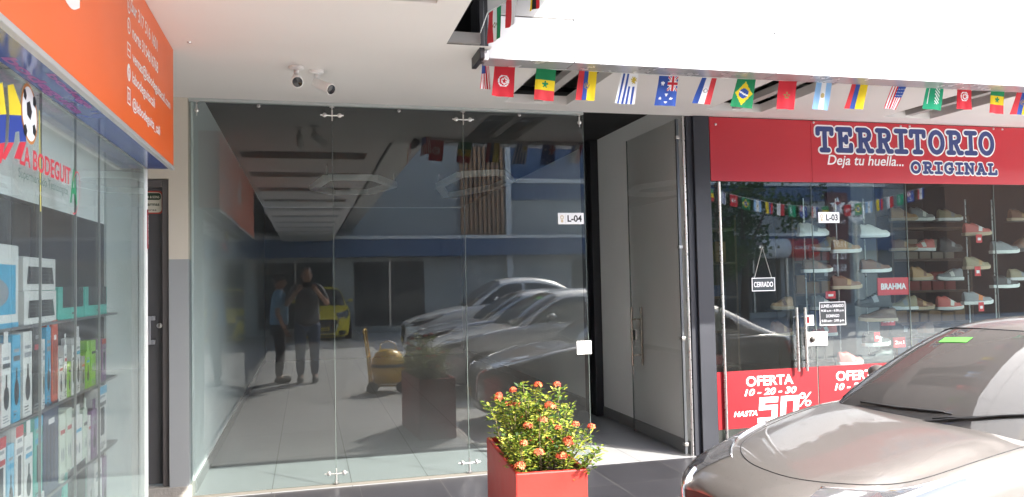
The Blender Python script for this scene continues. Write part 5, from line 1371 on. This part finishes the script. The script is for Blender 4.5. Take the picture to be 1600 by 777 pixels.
person('person in a grey shirt holding up a phone, mirrored in the shop glass', (0.0, -.50, 0), 0, [(-.12, .37, 1.34), (.12, .37, 1.34)], [(-.29, .12, 1.12), (.29, .12, 1.12)], mat('shirt_grey', (.11, .115, .12), .8), mat('jeans', (.06, .09, .15), .85), None, (.03, .02, .015), 1.06)
phn = thing('phone', 'dark phone held sideways by the photographer', 'phone', (0, -.075, 1.462))
MB().box(-.078, .078, -.082, -.074, 1.46, 1.538).build('case', mat('phone_black', (.015, .015, .017), .3), phn, bevel=.004)
q = MB(); disc(q, (-.055, -.0735, 1.52), (1, 0, 0), (0, 0, 1), .008, .008, 0, 14); q.build('lens', CHROME, phn)

# ================================================================== YELLOW MACHINE (seen in the glass)
ym = thing('vacuum_cleaner', 'yellow barrel cleaning machine on a wheeled frame, mirrored in the glass', 'cleaning machine', (1.08, 1.02, .0), R(10))
YP = mat('machine_yellow', (.72, .42, .015), .35, coat=.4); MK = mat('machine_black', (.02, .02, .022), .5)
b = MB(); b.lathe([(.0001, .12), (.17, .12), (.20, .17), (.225, .30), (.228, .345)], (0, 0, 0), (0, 0, 1), 32); b.build('drum', YP, ym, smooth='auto', local=True)
b = MB(); b.lathe([(.235, .345), (.237, .375), (.235, .385)], (0, 0, 0), (0, 0, 1), 32); b.build('rim_band', MK, ym, smooth='auto', local=True)
b = MB(); b.lathe([(.228, .386), (.215, .46), (.16, .54), (.09, .58), (.0001, .585)], (0, 0, 0), (0, 0, 1), 32); b.build('lid', YP, ym, smooth='auto', local=True)
b = MB(); b.path([(.12, 0, .55), (.10, 0, .66), (.0, 0, .70), (-.10, 0, .66), (-.12, 0, .55)], .012, 8); b.path([(.2, -.05, .42), (.3, -.1, .5), (.26, -.12, .3), (.24, -.12, .12)], .018, 8); b.build('hose', CHROME, ym, smooth=True, local=True)
b = MB(); b.path([(-.24, -.14, .10), (-.27, -.14, .5), (-.32, -.14, .86), (-.32, .14, .86), (-.27, .14, .5), (-.24, .14, .10)], .014, 8); b.path([(-.27, -.14, .5), (-.27, .14, .5)], .011, 8); b.path([(-.24, -.15, .1), (.22, -.15, .1), (.22, .15, .1), (-.24, .15, .1)], .014, 8, 0, True); b.build('handle_frame', YP, ym, smooth=True, local=True)
for sx_, sy_ in ((-.2, -.2), (-.2, .2), (.2, -.19), (.2, .19)):
    b = MB(); b.lathe([(.03, 0), (.07, 0), (.08, .012), (.08, .035), (.07, .047), (.03, .047)], (sx_, sy_ - .023, .081), (0, 1, 0), 22); b.build('wheel', RUBBER, ym, smooth='auto', local=True)

# ================================================================== ACROSS THE LOT (seen in the glass)
YB = -14.0
bb = thing('supermarket', 'long blue clad building with white bands across the parking lot, seen in the glass', 'building', (8, YB, -.13))
BLU = mat('cladding_blue', (.08, .14, .26), .45, var=.1, vscale=2)
def corr(x0, x1, z0, z1, y, pitch=.25):
    m_ = MB(); x = x0; ps = []
    while x < x1:
        ps += [(x, y), (x + pitch * .35, y), (x + pitch * .5, y + .03), (x + pitch * .85, y + .03)]; x += pitch
    ps = [p for p in ps if p[0] <= x1] + [(x1, y)]
    m_.grid([[(a, b_, z0) for a, b_ in ps], [(a, b_, z1) for a, b_ in ps]]); return m_
MB().box(-6, 26, YB - 8, YB - .05, -.12, 8.4).build('wall', mat('mall_grey', (.40, .41, .40), .7, var=.08, vscale=.7), bb)
corr(6.8, 22, 4.27, 8.4, YB).build('blue_cladding', BLU, bb)
MB().box(6.8, 22, YB + .031, YB + .10, 4.85, 5.0).build('white_band', WHITE, bb)
MB().box(-6, 22, YB - .049, YB + .5, 2.36, 2.98).build('blue_awning', BLU, bb)
MB().box(-6, 22, YB + .501, YB + .53, 2.92, 3.03).build('white_band', WHITE, bb)
sl = MB(); x = 5.05
while x < 6.55: sl.box(x, x + .08, YB - .0, YB + .14, 3.05, 8.4); x += .155
sl.build('wood_slats', mat('slat_wood', (.48, .27, .15), .6, var=.2, vscale=3), bb)
MB().box(6.6, 6.78, YB + .02, YB + .25, -.12, 8.4).build('white_post', WHITE, bb)
for i, x in enumerate((-4.5, -1.5, 1.5, 9.0, 12, 15)):
    w_ = MB().box(x, x + 2.3, YB - .048, YB - .03, .1, 2.2); wo = w_.build('shop_window', mat('far_window', (.04, .05, .055), .1), bb)
    MB().box(x + 1.12, x + 1.18, YB - .0299, YB, .1, 2.2).build('mullion', METAL, wo)
bh = thing('brick_building', 'low brown roofed building beyond the trees, seen in the glass', 'building', (20, -20, -.13))
MB().box(23, 70, -20, -12, -.12, 6.5).box(10, 22.9, -30, -23, -.12, 5.2).build('wall', mat('brick_brown', (.24, .12, .075), .8, var=.3, vscale=3), bh)
MB().prism([(9.5, -22.5, 5.2), (34.5, -22.5, 5.2), (34.5, -26.5, 7.4), (9.5, -26.5, 7.4)], (0, 0, .15)).build('roof', mat('roof_tile', (.20, .09, .055), .8, var=.3, vscale=8), bh)
def far_tree(label, x, y, h_, cr):
    t = thing('tree', label, 'tree', (x, y, -.13), group='trees across the parking lot')
    tr_ = MB(); tr_.path([(x, y, -.13), (x + .1, y, h_ * .35), (x - .05, y + .1, h_ * .6)], [.16, .12, .08], 8)
    for k in range(6):
        a = k * 1.05; tr_.path([(x + .05, y, h_ * .4), (x + math.cos(a) * cr * .6, y + math.sin(a) * cr * .6, h_ * .75)], [.07, .02], 5)
    tr_.build('trunk', mat('bark', (.12, .085, .06), .9, var=.3), t, smooth=True)
    m_ = MB()
    cl_ = [V((x + lr.gauss(0, cr * .5), y + lr.gauss(0, cr * .5), h_ * .7 + lr.gauss(0, cr * .38))) for _ in range(34)]
    for c in cl_:
        for _ in range(60):
            o = c + V((lr.gauss(0, .28), lr.gauss(0, .28), lr.gauss(0, .22))); d_ = V((lr.gauss(0, 1), lr.gauss(0, 1), lr.gauss(-.2, .7))).normalized(); s_ = d_.orthogonal().normalized()
            L_ = lr.uniform(.12, .24); g_ = lr.uniform(.6, 1.5)
            m_.add([o, o + d_ * L_ * .5 + s_ * L_ * .3, o + d_ * L_, o + d_ * L_ * .5 - s_ * L_ * .3], [(0, 1, 2, 3)], 0, [(.055 * g_, .11 * g_, .025 * g_)])
    m_.build('crown', LEAF, t)
far_tree('broad dark green tree left of the fuel sign, mirrored in the shop', 14.8, -12.5, 5.2, 1.7)
far_tree('tall green tree behind the fuel sign, mirrored in the shop', 17.6, -15.5, 6.0, 2.0)
far_tree('small round tree at the kerb, mirrored in the shop', 12.6, -10.5, 3.2, 1.1)
far_tree('spreading tree in front of the brick building, mirrored in the shop', 22.5, -17, 6.2, 2.2)
fs = thing('fuel_canopy_sign', 'white and red drum shaped fuel station sign, mirrored in the shop', 'sign', (16.9, -13.2, 2.1))
b = MB(); b.tube((15.9, -13.2, 2.45), (17.0, -13.2, 2.45), .36, 24); b.build('white_half', WHITE, fs, smooth='auto')
b = MB(); b.tube((17.001, -13.2, 2.45), (18.2, -13.2, 2.45), .36, 24); b.build('red_half', RED, fs, smooth='auto')
q = MB(); text(q, 'TEXACO', (17.75, -12.835, 2.40), (-1, 0, 0), ZF, .62, .12, 0, .02); star(q, (17.9, -12.835, 2.45), (-1, 0, 0), ZF, .12, 0); q.build('lettering', INKW, fs)
b = MB(); b.tube((17, -13.2, -.13), (17, -13.2, 2.1), .07, 10); b.build('pole', METAL, fs)
pp = thing('price_pylon', 'red fuel price pylon with white star and digits, mirrored in the shop', 'sign', (15.3, -8, -.13))
MB().box(14.95, 15.65, -8.12, -8.0, .6, 3.9).build('panel', mat('pylon_dark', (.10, .02, .025), .4), pp)
MB().box(15.02, 15.08, -8.2, -8.121, -.13, 3.8).box(15.52, 15.58, -8.2, -8.121, -.13, 3.8).build('legs', METAL, pp)
q = MB(); UXm = V((-1, 0, 0)); star(q, (15.3, -7.998, 3.5), UXm, ZF, .3, 0, .45)
for i, s_ in enumerate(('TECHRON',)): text(q, s_, (15.3, -7.998, 2.98), UXm, ZF, .5, .09, 0, .02, center=True)
for i, s_ in enumerate(('11.97', '12.15', '55.80')): text(q, s_, (15.3, -7.998, 2.28 - .36 * i), UXm, ZF, .46, .2, 0, .02, center=True)
q.build('lettering', INKW, pp)
q = MB(); text(q, 'T', (15.3, -7.994, 3.38), UXm, ZF, .2, .24, 0, .05, center=True); q.build('star_letter', RED, pp)
rs_ = thing('round_sign', 'round white sign on a slim pole, mirrored in the shop', 'sign', (16, -8.1, -.13))
b = MB(); b.lathe([(.0001, 0), (.33, 0), (.33, .05), (.0001, .05)], (16.0, -8.15, 3.35), (0, 1, 0), 30); b.build('disc', WHITE, rs_, smooth='auto')
q = MB(); text(q, 'TEQ', (16.0, -8.098, 3.33), UXm, ZF, .4, .16, 0, .03, center=True); text(q, 'MAIL', (16.0, -8.098, 3.18), UXm, ZF, .3, .08, 0, .02, center=True); q.build('lettering', INKB, rs_)
b = MB(); b.tube((16, -8.13, -.13), (16, -8.13, 3.05), .04, 10); b.build('pole', METAL, rs_)
# second bunting across the lot
fs_ = [('green, yellow and red', senegal), ('white and blue striped', uruguay), ('red with white disc', tunisia), ('green with yellow diamond', brazil), ('light blue and white', argentina), ('yellow, blue and red', colombia), ('red and white', redwhite), ('green with white writing', saudi), ('blue with stars', australia), ('blue, white and red', paraguay)]
pA, pB = V((8.6, -4.0, 3.55)), V((14.9, -4.0, 3.62))
def rope(t): return pA.lerp(pB, t) - V((0, 0, .5 * math.sin(math.pi * t)))
st = MB(); st.path([rope(i / 24) for i in range(25)], .004, 5); tag(st.build('bunting_string', mat('string_white', (.7, .7, .68), .8)), 'far bunting rope sagging across the parking lot, mirrored in the shop', 'string')
for k in range(20):
    t0 = .03 + k * .048; a, b = rope(t0), rope(t0 + .03)
    flag(fs_[k % 10][1], b, a, b - V((0, 0, .27)), a - V((0, 0, .27)), '%s flag, %s half of the far rope' % (fs_[k % 10][0], 'left' if k < 10 else 'right'), 10, 12, 'flags of the far bunting', .01)
